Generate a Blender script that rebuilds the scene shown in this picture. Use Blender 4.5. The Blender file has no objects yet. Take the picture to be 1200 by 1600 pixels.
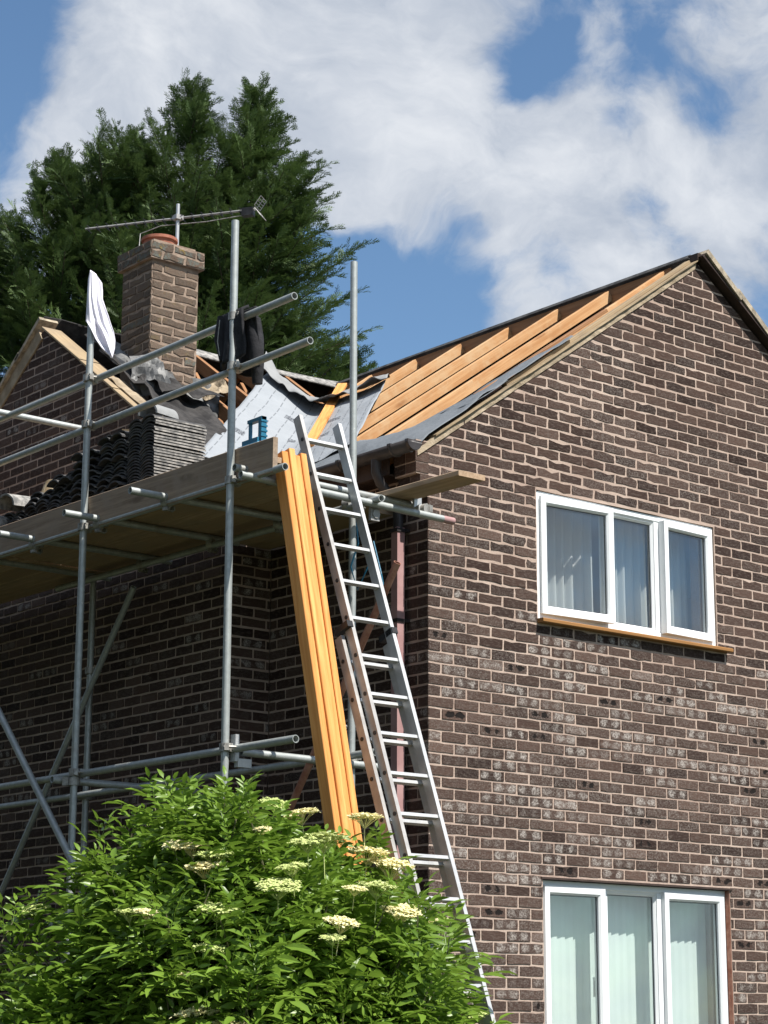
import bpy, math, random
import numpy as np
from mathutils import Vector, Matrix
from mathutils.geometry import tessellate_polygon

random.seed(11)
rng = np.random.default_rng(11)
Z0 = 2.8                       # all heights below are measured from a bed joint 2.8 m above the ground
sc = bpy.context.scene
COL = sc.collection

# ------------------------------------------------------------------ camera
F_PX, YAW, PITCH, ROLL = 3351.44, 0.686972, 0.235117, 0.003135
CAM = np.array([-9.11061, -10.63984, -1.51649])
Fv = np.array([math.sin(YAW) * math.cos(PITCH), math.cos(YAW) * math.cos(PITCH), math.sin(PITCH)])
R0 = np.array([math.cos(YAW), -math.sin(YAW), 0.0])
U0 = np.cross(R0, Fv)
Rv = R0 * math.cos(ROLL) + U0 * math.sin(ROLL)
Uv = -R0 * math.sin(ROLL) + U0 * math.cos(ROLL)
cd = bpy.data.cameras.new('camera')
cam = bpy.data.objects.new('camera', cd)
COL.objects.link(cam)
cam.matrix_world = Matrix(((Rv[0], Uv[0], -Fv[0], CAM[0]), (Rv[1], Uv[1], -Fv[1], CAM[1]),
                           (Rv[2], Uv[2], -Fv[2], CAM[2] + Z0), (0, 0, 0, 1)))
cd.sensor_fit = 'VERTICAL'
cd.sensor_height = 36.0
cd.lens = 36.0 * F_PX / 1600.0
cd.clip_start, cd.clip_end = 0.1, 5000
sc.camera = cam

# ------------------------------------------------------------------ light
SUN = Vector((0.20, -1.0, 1.44)).normalized()
EL, AZ = math.asin(SUN.z), math.atan2(SUN.x, SUN.y)
w = bpy.data.worlds.new('World')
sc.world = w
w.use_nodes = True
sl = bpy.data.lights.new('sun', 'SUN')
sl.energy, sl.angle, sl.color = 5.0, math.radians(0.55), (1.0, 0.955, 0.89)
so = bpy.data.objects.new('sun', sl)
COL.objects.link(so)
so.rotation_euler = SUN.to_track_quat('Z', 'Y').to_euler()
so.location = (0, -20, 30)
sc.view_settings.view_transform = 'Standard'
sc.view_settings.look = 'None'
sc.view_settings.gamma = 1
sc.view_settings.exposure = 0.66
sc.view_settings.use_curve_mapping = False


# ------------------------------------------------------------------ node helpers
class NT:
    def __init__(s, tree):
        s.t = tree
        tree.nodes.clear()

    def n(s, typ, **kw):
        nd = s.t.nodes.new(typ)
        for k, v in kw.items():
            if k.startswith('i_'):
                nd.inputs[k[2:].replace('_', ' ')].default_value = v
            else:
                setattr(nd, k, v)
        return nd

    def l(s, a, b):
        s.t.links.new(a, b)

    def put(s, sock, v):
        if hasattr(v, 'is_output') or isinstance(v, bpy.types.NodeSocket):
            s.l(v, sock)
        elif v is not None:
            sock.default_value = v

    def math(s, op, a, b=None, c=None, clamp=False):
        m = s.n('ShaderNodeMath', operation=op, use_clamp=clamp)
        s.put(m.inputs[0], a)
        if b is not None: s.put(m.inputs[1], b)
        if c is not None: s.put(m.inputs[2], c)
        return m.outputs[0]

    def vmath(s, op, a, b=None):
        m = s.n('ShaderNodeVectorMath', operation=op)
        s.put(m.inputs[0], a)
        if b is not None: s.put(m.inputs[1], b)
        return m.outputs['Value'] if op in ('DOT_PRODUCT', 'LENGTH', 'DISTANCE') else m.outputs[0]

    def step(s, v, lo, hi, a=0.0, b=1.0):
        m = s.n('ShaderNodeMapRange', interpolation_type='SMOOTHSTEP')
        s.put(m.inputs[0], v)
        s.put(m.inputs[1], lo)
        s.put(m.inputs[2], hi)
        s.put(m.inputs[3], a)
        s.put(m.inputs[4], b)
        return m.outputs[0]

    def mix(s, f, a, b, mode='MIX'):
        m = s.n('ShaderNodeMix', data_type='RGBA', blend_type=mode)
        s.put(m.inputs['Factor'], f)
        for k, v in ((6, a), (7, b)):
            if isinstance(v, tuple) and len(v) == 3: v = (*v, 1)
            s.put(m.inputs[k], v)
        return m.outputs[2]

    def noise(s, vec, scale, detail=4, rough=0.55, dist=0.0):
        m = s.n('ShaderNodeTexNoise')
        if vec is not None: s.l(vec, m.inputs['Vector'])
        m.inputs['Scale'].default_value = scale
        m.inputs['Detail'].default_value = detail
        m.inputs['Roughness'].default_value = rough
        m.inputs['Distortion'].default_value = dist
        return m.outputs['Fac']

    def mapping(s, vec, scale=(1, 1, 1), loc=(0, 0, 0)):
        m = s.n('ShaderNodeMapping')
        s.l(vec, m.inputs[0])
        m.inputs['Scale'].default_value = scale
        m.inputs['Location'].default_value = loc
        return m.outputs[0]

    def pos(s):
        return s.n('ShaderNodeNewGeometry').outputs['Position']

    def obj(s):
        return s.n('ShaderNodeTexCoord').outputs['Object']

    def rnd(s):
        return s.n('ShaderNodeObjectInfo').outputs['Random']

    def attr(s, name, out='Fac'):
        return s.n('ShaderNodeAttribute', attribute_name=name).outputs[out]

    def bsdf(s, color, rough=0.8, metal=0.0, spec=0.3, height=None, bstr=0.3, bdist=0.01, trans=None):
        b = s.n('ShaderNodeBsdfPrincipled')
        if isinstance(color, tuple) and len(color) == 3: color = (*color, 1)
        s.put(b.inputs['Base Color'], color)
        s.put(b.inputs['Roughness'], rough)
        s.put(b.inputs['Metallic'], metal)
        b.inputs['Specular IOR Level'].default_value = spec
        if height is not None:
            bp = s.n('ShaderNodeBump')
            bp.inputs['Strength'].default_value = bstr
            bp.inputs['Distance'].default_value = bdist
            s.l(height, bp.inputs['Height'])
            s.l(bp.outputs[0], b.inputs['Normal'])
        out = s.n('ShaderNodeOutputMaterial')
        sh = b.outputs[0]
        if trans is not None:
            f, tc = trans
            t = s.n('ShaderNodeBsdfTranslucent')
            s.put(t.inputs[0], tc if not isinstance(tc, tuple) else (*tc, 1))
            mx = s.n('ShaderNodeMixShader')
            mx.inputs[0].default_value = f
            s.l(sh, mx.inputs[1])
            s.l(t.outputs[0], mx.inputs[2])
            sh = mx.outputs[0]
        s.l(sh, out.inputs[0])
        return b


def newmat(name):
    m = bpy.data.materials.new(name)
    m.use_nodes = True
    return m, NT(m.node_tree)


# ------------------------------------------------------------------ sky
def build_sky():
    t = NT(w.node_tree)
    sky = t.n('ShaderNodeTexSky', sky_type='NISHITA', sun_disc=False)
    sky.sun_elevation, sky.sun_rotation = EL, AZ
    sky.air_density, sky.dust_density, sky.ozone_density = 1.0, 0.15, 2.5
    d = t.n('ShaderNodeTexCoord').outputs['Generated']
    warp = t.n('ShaderNodeTexNoise')
    t.l(d, warp.inputs['Vector'])
    warp.inputs['Scale'].default_value = 7.0
    warp.inputs['Detail'].default_value = 5
    off = t.vmath('SCALE', t.vmath('SUBTRACT', warp.outputs['Color'], (0.5, 0.5, 0.5)))
    off.node.inputs['Scale'].default_value = 0.11
    dw = t.vmath('NORMALIZE', t.vmath('ADD', d, off))
    n1 = t.noise(t.mapping(dw, (1, 1, 1.35)), 5.0, 9, 0.56)
    n2 = t.noise(t.mapping(dw, (1, 1, 1.35), (3.1, 1.7, 0.4)), 13.0, 8, 0.6)
    n3 = t.noise(t.mapping(dw, (1, 1, 1.5), (7.7, 2.9, 5.5)), 31.0, 7, 0.58)
    dens = t.math('ADD', t.math('MULTIPLY_ADD', n1, 0.55, t.math('MULTIPLY', n2, 0.60)), t.math('MULTIPLY', n3, 0.58))
    # cloud banks and clear gaps where the photograph shows them: direction, half-width, amount
    def dirpx(u, v):
        r = Fv + (u - 600) / F_PX * Rv - (v - 800) / F_PX * Uv
        return Vector(r / np.linalg.norm(r))
    acc = dens
    for u, v, rad, amt in SKY_BLOBS:
        k = t.math('SUBTRACT', 1.0, t.vmath('DOT_PRODUCT', dw, dirpx(u, v)))
        s2 = (rad / F_PX) ** 2 / 2.0
        g = t.math('EXPONENT', t.math('MULTIPLY', k, -1.0 / s2))
        acc = t.math('MULTIPLY_ADD', g, amt, acc)
    mask = t.step(acc, 0.69, 1.02)
    shade = t.noise(t.mapping(dw, (1, 1, 1.5), (0.3, 5.2, 2.0)), 15.0, 8, 0.6)
    thick = t.step(acc, 0.90, 1.30)
    ccol = t.mix(t.math('MULTIPLY_ADD', t.step(shade, 0.36, 0.68), 0.55, t.math('MULTIPLY', thick, 0.45)),
                 (3.7, 4.15, 4.9), (6.7, 6.9, 7.2))
    col = t.mix(t.math('MULTIPLY', mask, 0.93), t.mix(1.0, sky.outputs[0], (0.92, 1.04, 1.08), 'MULTIPLY'), ccol)
    bg = t.n('ShaderNodeBackground')
    bg.inputs[1].default_value = 0.08
    t.l(col, bg.inputs[0])
    out = t.n('ShaderNodeOutputWorld')
    t.l(bg.outputs[0], out.inputs[0])


SKY_BLOBS = [(330, 60, 230, 0.26), (620, 170, 230, 0.26), (540, 300, 150, 0.12), (130, 230, 180, 0.16),
             (900, 330, 200, 0.14), (1110, 230, 200, 0.17), (1020, 430, 110, 0.08), (870, 150, 120, 0.12),
             (20, 110, 110, -0.60), (775, 60, 75, -0.46), (985, 60, 90, -0.26), (630, 500, 150, -0.66), (470, 420, 90, -0.30),
             (20, 300, 60, -0.15), (1185, 420, 110, -0.14), (600, 590, 60, 0.25), (760, 460, 70, 0.10), (580, 400, 70, -0.2),
             (935, 190, 60, -0.28), (1130, 130, 60, -0.26), (1000, 290, 50, -0.18), (1080, 330, 40, -0.15), (870, 420, 45, -0.12)]
build_sky()


# ------------------------------------------------------------------ materials
def m_brick():
    m, t = newmat('brick')
    p = t.pos()
    a = t.n('ShaderNodeAttribute', attribute_name='ba')
    sep = t.n('ShaderNodeSeparateColor')
    t.l(a.outputs['Color'], sep.inputs[0])
    tone, lump, dust = sep.outputs
    uv = t.n('ShaderNodeUVMap', uv_map='UVMap').outputs[0]
    warp = t.n('ShaderNodeTexNoise')
    t.l(p, warp.inputs[0])
    warp.inputs['Scale'].default_value = 17
    warp.inputs['Detail'].default_value = 5
    warp.inputs['Roughness'].default_value = 0.7
    off = t.vmath('SCALE', t.vmath('SUBTRACT', warp.outputs['Color'], (0.5, 0.5, 0.5)))
    off.node.inputs['Scale'].default_value = 0.75
    q = t.vmath('ADD', uv, off)
    sx = t.n('ShaderNodeSeparateXYZ')
    t.l(q, sx.inputs[0])
    cu = t.math('MULTIPLY_ADD', tone, 0.12, 0.44)
    du = t.math('MULTIPLY', t.math('SUBTRACT', t.math('ABSOLUTE', t.math('SUBTRACT', sx.outputs[0], cu)), t.math('MAXIMUM', t.math('MULTIPLY_ADD', lump, 0.16, 0.12), 0.20)), t.math('MULTIPLY_ADD', tone, -2.2, 3.3))
    dv = t.math('SUBTRACT', sx.outputs[1], 0.5)
    dist = t.math('SQRT', t.math('ADD', t.math('MULTIPLY', du, du), t.math('MULTIPLY', dv, dv)))
    spot = t.step(dist, 0.56, 0.22)
    grain = t.noise(p, 105, 5, 0.72)
    streak = t.noise(t.mapping(p, (28, 28, 70)), 1.0, 4, 0.6)
    c = t.mix(tone, (0.026, 0.0145, 0.0115), (0.105, 0.065, 0.050))
    c = t.mix(t.step(streak, 0.46, 0.70, 0, 0.5), c, (0.125, 0.098, 0.082))
    c = t.mix(t.math('MULTIPLY', dust, t.step(grain, 0.44, 0.70, 0, 0.8)), c, (0.26, 0.23, 0.205))
    white = t.math('MULTIPLY', spot, t.step(lump, 0.60, 0.95))
    c = t.mix(t.math('MULTIPLY', white, t.step(grain, 0.36, 0.66, 0.05, 0.95)), c, (0.42, 0.385, 0.35))
    hole = t.math('MULTIPLY', t.step(dist, 0.34, 0.24), t.step(lump, 0.12, 0.06))
    c = t.mix(hole, c, (0.012, 0.009, 0.008))
    h = t.math('ADD', t.math('MULTIPLY', grain, 0.5), t.math('ADD', streak, t.math('MULTIPLY', hole, -2.5)))
    t.bsdf(c, 0.92, 0, 0.2, h, 0.7, 0.006)
    return m


def m_mortar():
    m, t = newmat('mortar')
    p = t.pos()
    n = t.noise(p, 1.5, 7, 0.65)
    f = t.noise(p, 160, 4, 0.7)
    c = t.mix(t.step(n, 0.3, 0.7), (0.36, 0.262, 0.212), (0.51, 0.405, 0.335))
    c = t.mix(t.step(f, 0.35, 0.65, 0.22, 0), c, (0.24, 0.19, 0.155))
    t.bsdf(c, 0.95, 0, 0.15, t.noise(p, 70, 5, 0.65), 0.8, 0.006)
    return m


def m_simple(name, c1, c2, scale=8, rough=0.7, metal=0.0, spec=0.3, bump=0.25, bscale=60, bdist=0.004, stretch=None):
    m, t = newmat(name)
    v = t.obj() if stretch else t.pos()
    if stretch: v = t.mapping(v, stretch)
    n = t.noise(v, scale, 5, 0.6)
    c = t.mix(t.step(n, 0.32, 0.68), c1, c2)
    t.bsdf(c, rough, metal, spec, t.noise(v, bscale, 4, 0.6), bump, bdist)
    return m


def m_wood(name, c1, c2, knot, dirt=None, rough=0.65, knots=True, vary=0.3):
    """planed or weathered timber: object X runs along the grain"""
    m, t = newmat(name)
    o = t.obj()
    r = t.rnd()
    sh = t.n('ShaderNodeCombineXYZ')
    t.l(t.math('MULTIPLY', r, 37.0), sh.inputs[0])
    t.l(t.math('MULTIPLY', r, 11.0), sh.inputs[1])
    v = t.vmath('ADD', o, sh.outputs[0])
    g = t.noise(t.mapping(v, (1.6, 34, 34)), 1.0, 5, 0.6, 0.6)
    g2 = t.noise(t.mapping(v, (5, 150, 150)), 1.0, 3, 0.6)
    c = t.mix(t.step(g, 0.3, 0.7), c1, c2)
    c = t.mix(t.step(g2, 0.4, 0.75, 0, 0.35), c, knot)
    if knots:
        vo = t.n('ShaderNodeTexVoronoi')
        t.l(t.mapping(v, (1.9, 7.5, 7.5)), vo.inputs['Vector'])
        vo.inputs['Scale'].default_value = 1.0
        c = t.mix(t.step(vo.outputs['Distance'], 0.24, 0.07, 0, 0.9), c, knot)
    c = t.mix(t.math('MULTIPLY', r, vary), c, c1)
    if dirt:
        c = t.mix(t.step(t.noise(t.pos(), 5, 6, 0.65), 0.42, 0.7, 0, 0.85), c, dirt)
    t.bsdf(c, rough, 0, 0.25, g2, 0.3, 0.002)
    return m


def m_galv():
    m, t = newmat('galvanised_steel')
    p = t.pos()
    n = t.noise(p, 22, 6, 0.65)
    n2 = t.noise(p, 3.2, 4, 0.6)
    c = t.mix(t.step(n, 0.3, 0.72), (0.34, 0.36, 0.35), (0.44, 0.465, 0.45))
    c = t.mix(t.step(n2, 0.56, 0.76, 0, 0.5), c, (0.25, 0.205, 0.165))
    c = t.mix(t.step(t.noise(p, 38, 3, 0.6), 0.66, 0.72, 0, 0.8), c, (0.58, 0.57, 0.53))
    c = t.mix(t.step(t.noise(p, 11, 6, 0.75), 0.66, 0.74, 0, 0.75), c, (0.17, 0.085, 0.045))
    t.bsdf(c, t.step(n, 0.3, 0.7, 0.56, 0.48), 0.5, 0.4)
    return m


def m_leaf(name, c1, c2, c3, rough=0.45, tr=0.28):
    m, t = newmat(name)
    a = t.attr('lv')
    r = t.math('FRACT', t.math('ADD', a, t.rnd()))
    n = t.noise(t.pos(), 2.0, 3)
    c = t.mix(r, c1, c2)
    c = t.mix(t.step(n, 0.42, 0.72, 0, 0.55), c, c3)
    b = t.bsdf(c, rough, 0, 0.35, None, trans=(tr, c2))
    return m


def m_glass():
    m, t = newmat('window_glass')
    ge = t.n('ShaderNodeNewGeometry')
    cs = t.math('ABSOLUTE', t.vmath('DOT_PRODUCT', ge.outputs['Incoming'], ge.outputs['Normal']))
    fr = t.math('MULTIPLY_ADD', t.math('POWER', t.math('SUBTRACT', 1.0, cs, clamp=True), 5.0), 0.9, 0.12)
    tr = t.n('ShaderNodeBsdfTransparent')
    tr.inputs[0].default_value = (0.945, 0.97, 0.962, 1)
    gl = t.n('ShaderNodeBsdfGlossy')
    gl.inputs['Roughness'].default_value = 0.015
    gl.inputs[0].default_value = (0.95, 0.97, 1.0, 1)
    mx = t.n('ShaderNodeMixShader')
    t.l(fr, mx.inputs[0])
    t.l(tr.outputs[0], mx.inputs[1])
    t.l(gl.outputs[0], mx.inputs[2])
    out = t.n('ShaderNodeOutputMaterial')
    t.l(mx.outputs[0], out.inputs[0])
    return m


def m_membrane(name, base, base2, printed):
    m, t = newmat(name)
    uv = t.n('ShaderNodeUVMap', uv_map='UVMap').outputs[0]
    sx = t.n('ShaderNodeSeparateXYZ')
    t.l(uv, sx.inputs[0])
    p = t.pos()
    c = t.mix(t.noise(p, 4, 5), base, base2)
    if printed:
        fr = t.math('FRACT', t.math('MULTIPLY', sx.outputs[0], 11.0))
        dash = t.step(t.math('FRACT', t.math('MULTIPLY', sx.outputs[1], 16.0)), 0.72, 0.75, 1, 0)
        ln = t.math('MULTIPLY', t.step(t.math('ABSOLUTE', t.math('SUBTRACT', fr, 0.5)), 0.05, 0.03), dash)
        c = t.mix(t.math('MULTIPLY', ln, 0.6), c, (0.07, 0.075, 0.085))
        sm = t.noise(t.mapping(uv, (150, 60, 1)), 1.0, 2)
        for (mu, mv, ru, rv) in ((0.342, 0.70, 0.055, 0.022), (0.674, 0.655, 0.060, 0.024), (0.672, 0.40, 0.055, 0.026), (0.43, 0.482, 0.03, 0.02), (0.10, 0.33, 0.05, 0.02)):
            dx = t.math('DIVIDE', t.math('SUBTRACT', sx.outputs[0], mu), ru)
            dy = t.math('DIVIDE', t.math('SUBTRACT', sx.outputs[1], mv), rv)
            dd = t.math('MAXIMUM', t.math('ABSOLUTE', dx), t.math('ABSOLUTE', dy))
            c = t.mix(t.math('MULTIPLY', t.step(dd, 1.05, 0.9), t.step(sm, 0.40, 0.56, 0.25, 0.9)), c, (0.05, 0.055, 0.065))
    t.bsdf(c, 0.7, 0, 0.25, t.noise(p, 14, 5, 0.6), 0.5, 0.02)
    return m


M = {}
M['brick'] = m_brick()
M['mortar'] = m_mortar()
M['verge'] = m_simple('verge_mortar', (0.25, 0.195, 0.13), (0.38, 0.31, 0.22), 9, 0.95, bump=0.8, bscale=40, bdist=0.01)
M['verge_tile'] = m_simple('lichened_tile_edge', (0.20, 0.17, 0.13), (0.45, 0.38, 0.28), 16, 0.95, bump=0.7, bscale=70, bdist=0.006)
M['tile'] = m_simple('concrete_tile', (0.034, 0.034, 0.036), (0.10, 0.098, 0.096), 14, 0.8, bump=0.4, bscale=90)
M['tile_edge'] = m_simple('pale_tile_and_sunlit_edge', (0.12, 0.12, 0.116), (0.36, 0.345, 0.32), 22, 0.9, bump=0.4, bscale=90)  # pale concrete; on stacked tiles it paints the side edges as sunlit
M['lichen_tile'] = m_simple('lichened_tile', (0.20, 0.14, 0.075), (0.34, 0.29, 0.20), 20, 0.95, bump=0.6, bscale=70)
M['rafter'] = m_wood('rafter_timber', (0.44, 0.22, 0.09), (0.62, 0.37, 0.18), (0.27, 0.115, 0.04), dirt=(0.54, 0.36, 0.20))
M['old_rafter'] = m_wood('old_rafter_timber', (0.24, 0.115, 0.05), (0.38, 0.20, 0.095), (0.12, 0.055, 0.025))
M['timber'] = m_wood('treated_timber', (0.60, 0.235, 0.06), (0.80, 0.42, 0.14), (0.46, 0.15, 0.03), dirt=None, rough=0.6, vary=0.6)
M['board'] = m_wood('weathered_board', (0.22, 0.16, 0.115), (0.38, 0.29, 0.21), (0.11, 0.075, 0.05), dirt=(0.28, 0.22, 0.17), rough=0.9)
M['deck'] = m_wood('scaffold_board_wood', (0.34, 0.235, 0.15), (0.54, 0.39, 0.265), (0.17, 0.11, 0.07), dirt=(0.32, 0.24, 0.17), rough=0.9, vary=0.85)
M['tan_board'] = m_wood('undercloak_board', (0.29, 0.215, 0.13), (0.37, 0.285, 0.18), (0.22, 0.15, 0.085), dirt=(0.25, 0.195, 0.135), rough=0.9)
M['fascia'] = m_simple('dark_fascia', (0.035, 0.022, 0.018), (0.06, 0.04, 0.032), 6, 0.6)
M['sill'] = m_wood('varnished_sill', (0.26, 0.125, 0.04), (0.34, 0.175, 0.062), (0.22, 0.11, 0.04), rough=0.45, knots=False)
M['galv'] = m_galv()
M['rust'] = m_simple('rusty_red_tube', (0.30, 0.12, 0.075), (0.45, 0.24, 0.17), 14, 0.7, 0.1)
M['coupler'] = m_simple('coupler_steel', (0.22, 0.21, 0.19), (0.42, 0.41, 0.38), 30, 0.55, 0.5)
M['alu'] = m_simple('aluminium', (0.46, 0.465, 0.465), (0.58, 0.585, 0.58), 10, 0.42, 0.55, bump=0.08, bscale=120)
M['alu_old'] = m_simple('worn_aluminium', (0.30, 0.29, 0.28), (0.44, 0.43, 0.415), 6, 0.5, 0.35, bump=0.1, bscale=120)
M['dark'] = m_simple('black_plastic', (0.012, 0.012, 0.013), (0.03, 0.03, 0.032), 10, 0.45)
M['gutter'] = m_simple('dark_gutter', (0.03, 0.026, 0.026), (0.055, 0.05, 0.05), 6, 0.4)
M['pipe'] = m_simple('faded_brown_downpipe', (0.33, 0.19, 0.185), (0.43, 0.27, 0.26), 4, 0.5, bump=0.05)
M['upvc'] = m_simple('white_upvc', (0.78, 0.80, 0.80), (0.83, 0.84, 0.84), 3, 0.3, spec=0.5, bump=0.02)
M['gasket'] = m_simple('rubber_gasket', (0.02, 0.022, 0.025), (0.035, 0.037, 0.04), 3, 0.6)
M['glass'] = m_glass()
def m_cloth_tr(name, c):
    m, t = newmat(name)
    t.bsdf(c, 0.9, 0, 0.2, None, trans=(0.45, c))
    return m


M['curtain'] = m_cloth_tr('sheer_curtain', (0.80, 0.80, 0.79))
M['blind'] = m_simple('blind_fabric', (0.68, 0.755, 0.725), (0.72, 0.785, 0.755), 5, 0.9, bump=0.1, bscale=200)
M['room'] = m_simple('room_paint', (0.62, 0.61, 0.58), (0.68, 0.67, 0.64), 1, 0.9)
M['void'] = m_simple('loft_dark', (0.03, 0.022, 0.017), (0.05, 0.035, 0.026), 3, 0.95)
M['felt'] = m_simple('black_roof_felt', (0.016, 0.015, 0.015), (0.05, 0.047, 0.045), 8, 0.85, bump=0.6, bscale=30, bdist=0.01)
M['lead'] = m_simple('lead_flashing', (0.06, 0.062, 0.063), (0.20, 0.20, 0.195), 9, 0.6, 0.2, bump=0.5, bscale=30, bdist=0.006)
M['membrane'] = m_membrane('printed_membrane', (0.235, 0.255, 0.275), (0.315, 0.335, 0.355), True)
M['membrane_grey'] = m_membrane('grey_membrane', (0.11, 0.125, 0.14), (0.19, 0.205, 0.22), False)
M['membrane_back'] = m_membrane('membrane_back', (0.20, 0.205, 0.205), (0.30, 0.305, 0.305), False)
M['pot'] = m_simple('terracotta', (0.28, 0.10, 0.065), (0.40, 0.17, 0.11), 12, 0.85)
M['cap'] = None
M['cloth'] = m_simple('white_cotton', (0.74, 0.72, 0.80), (0.80, 0.78, 0.85), 6, 0.9, bump=0.25, bscale=160, bdist=0.002)
M['jacket'] = m_simple('black_fabric', (0.012, 0.012, 0.014), (0.026, 0.026, 0.03), 14, 0.85, bump=0.5, bscale=40, bdist=0.01)
M['blue'] = m_simple('teal_blue_plastic', (0.010, 0.115, 0.20), (0.02, 0.16, 0.26), 8, 0.4, spec=0.5)
M['elder'] = m_leaf('elder_leaf', (0.070, 0.140, 0.014), (0.18, 0.295, 0.036), (0.195, 0.30, 0.044), 0.36, 0.32)
M['stem'] = m_simple('green_brown_stem', (0.10, 0.11, 0.05), (0.16, 0.15, 0.08), 12, 0.8)
M['flower'] = m_leaf('elder_flower', (0.84, 0.76, 0.42), (0.88, 0.84, 0.54), (0.80, 0.77, 0.34), 0.8, 0.25)
M['flower_green'] = m_leaf('elder_bud', (0.50, 0.58, 0.20), (0.64, 0.68, 0.32), (0.42, 0.52, 0.15), 0.8, 0.2)
M['conifer'] = m_leaf('cypress_spray', (0.030, 0.060, 0.020), (0.108, 0.168, 0.050), (0.120, 0.185, 0.054), 0.6, 0.16)
M['bark'] = m_simple('bark', (0.05, 0.035, 0.025), (0.10, 0.075, 0.055), 20, 0.95, bump=0.8, bscale=40, bdist=0.02)
M['ground'] = m_simple('rough_grass_ground', (0.028, 0.042, 0.015), (0.06, 0.058, 0.034), 0.8, 0.95, bump=0.6, bscale=14, bdist=0.05)


def m_chimney_brick():
    m, t = newmat('weathered_chimney_brick')
    p = t.pos()
    a = t.n('ShaderNodeAttribute', attribute_name='ba')
    sep = t.n('ShaderNodeSeparateColor')
    t.l(a.outputs['Color'], sep.inputs[0])
    g = t.noise(p, 60, 6, 0.7)
    c = t.mix(sep.outputs[0], (0.065, 0.046, 0.035), (0.155, 0.112, 0.083))
    c = t.mix(t.step(g, 0.35, 0.65, 0, 0.6), c, (0.15, 0.112, 0.085))
    li = t.noise(p, 9, 6, 0.7)
    c = t.mix(t.math('MULTIPLY', t.step(li, 0.56, 0.66, 0, 0.85), sep.outputs[2]), c, (0.30, 0.22, 0.045))
    c = t.mix(t.math('MULTIPLY', t.step(t.noise(p, 24, 5, 0.7), 0.42, 0.6), sep.outputs[2]), c, (0.115, 0.125, 0.11))
    t.bsdf(c, 0.95, 0, 0.15, g, 0.9, 0.008)
    return m


M['chimney_brick'] = m_chimney_brick()
M['chimney_mortar'] = m_simple('chimney_mortar', (0.21, 0.155, 0.118), (0.32, 0.245, 0.19), 12, 0.95, bump=0.8, bscale=50, bdist=0.008)

# ------------------------------------------------------------------ object helpers
WL = {}


def link(o, parent=None, loc=(0, 0, 0)):
    """loc is in metres above the bed-joint datum; parents carry no rotation"""
    COL.objects.link(o)
    wl = Vector((loc[0], loc[1], loc[2] + Z0))
    WL[o.name] = wl
    if parent is not None:
        o.parent = parent
        o.location = wl - WL[parent.name]
    else:
        o.location = wl
    return o


def thing(name, label, cat, loc=(0, 0, 0), group=None):
    o = bpy.data.objects.new(name, None)
    o.empty_display_size = 0.1
    link(o, None, loc)
    tag(o, label, cat, group)
    return o


def tag(o, label, cat, group=None):
    o['label'] = label
    o['category'] = cat
    o['kind'] = 'thing'
    if group: o['group'] = group
    return o


class MB:
    def __init__(s):
        s.v, s.f, s.uv, s.mi = [], [], None, []

    def add(s, verts, faces, mi=0):
        b = len(s.v)
        s.v.extend([tuple(map(float, q)) for q in verts])
        s.f.extend([tuple(i + b for i in f) for f in faces])
        s.mi.extend([mi] * len(faces))
        return s

    def box(s, lo, hi, mi=0):
        (a, b, c), (d, e, f) = lo, hi
        return s.add([(a, b, c), (d, b, c), (d, e, c), (a, e, c), (a, b, f), (d, b, f), (d, e, f), (a, e, f)],
                     [(0, 3, 2, 1), (4, 5, 6, 7), (0, 1, 5, 4), (1, 2, 6, 5), (2, 3, 7, 6), (3, 0, 4, 7)], mi)

    def obox(s, c, ax, ay, az, mi=0):
        """box from centre and three half-extent vectors"""
        c, ax, ay, az = map(Vector, (c, ax, ay, az))
        vs = [c + ax * i + ay * j + az * k for k in (-1, 1) for (i, j) in ((-1, -1), (1, -1), (1, 1), (-1, 1))]
        return s.add(vs, [(0, 3, 2, 1), (4, 5, 6, 7), (0, 1, 5, 4), (1, 2, 6, 5), (2, 3, 7, 6), (3, 0, 4, 7)], mi)

    def rings(s, pts, rads, seg=10, cap=True, mi=0, hollow=0.0):
        """swept round section through pts"""
        pts = [Vector(q) for q in pts]
        n = len(pts)
        vs, fs = [], []
        up = None
        for i in range(n):
            d = (pts[min(i + 1, n - 1)] - pts[max(i - 1, 0)]).normalized()
            ref = Vector((0, 0, 1)) if abs(d.z) < 0.9 else Vector((1, 0, 0))
            if up is None: up = ref
            a = d.cross(up)
            if a.length < 1e-4: a = d.cross(Vector((0, 1, 0)))
            a.normalize()
            b = a.cross(d)
            up = b
            for k in range(seg):
                t = 2 * math.pi * k / seg
                vs.append(pts[i] + (a * math.cos(t) + b * math.sin(t)) * rads[i])
        for i in range(n - 1):
            for k in range(seg):
                fs.append((i * seg + k, i * seg + (k + 1) % seg, (i + 1) * seg + (k + 1) % seg, (i + 1) * seg + k))
        if cap:
            fs.append(tuple(range(seg - 1, -1, -1)))
            fs.append(tuple((n - 1) * seg + k for k in range(seg)))
        return s.add(vs, fs, mi)

    def mesh(s, name, mats, origin=(0, 0, 0), smooth=False):
        me = bpy.data.meshes.new(name)
        o = origin
        me.from_pydata([(x - o[0], y - o[1], z - o[2]) for x, y, z in s.v], [], s.f)
        if not isinstance(mats, (list, tuple)): mats = [mats]
        for m in mats: me.materials.append(m)
        if len(mats) > 1: me.polygons.foreach_set('material_index', s.mi)
        if smooth:
            me.polygons.foreach_set('use_smooth', [True] * len(me.polygons))
            try:
                me.set_sharp_from_angle(angle=math.radians(40))
            except Exception:
                pass
        me.update()
        return me

    def build(s, name, mats, parent=None, origin=(0, 0, 0), smooth=False):
        return link(bpy.data.objects.new(name, s.mesh(name, mats, origin, smooth)), parent, origin)


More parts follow.
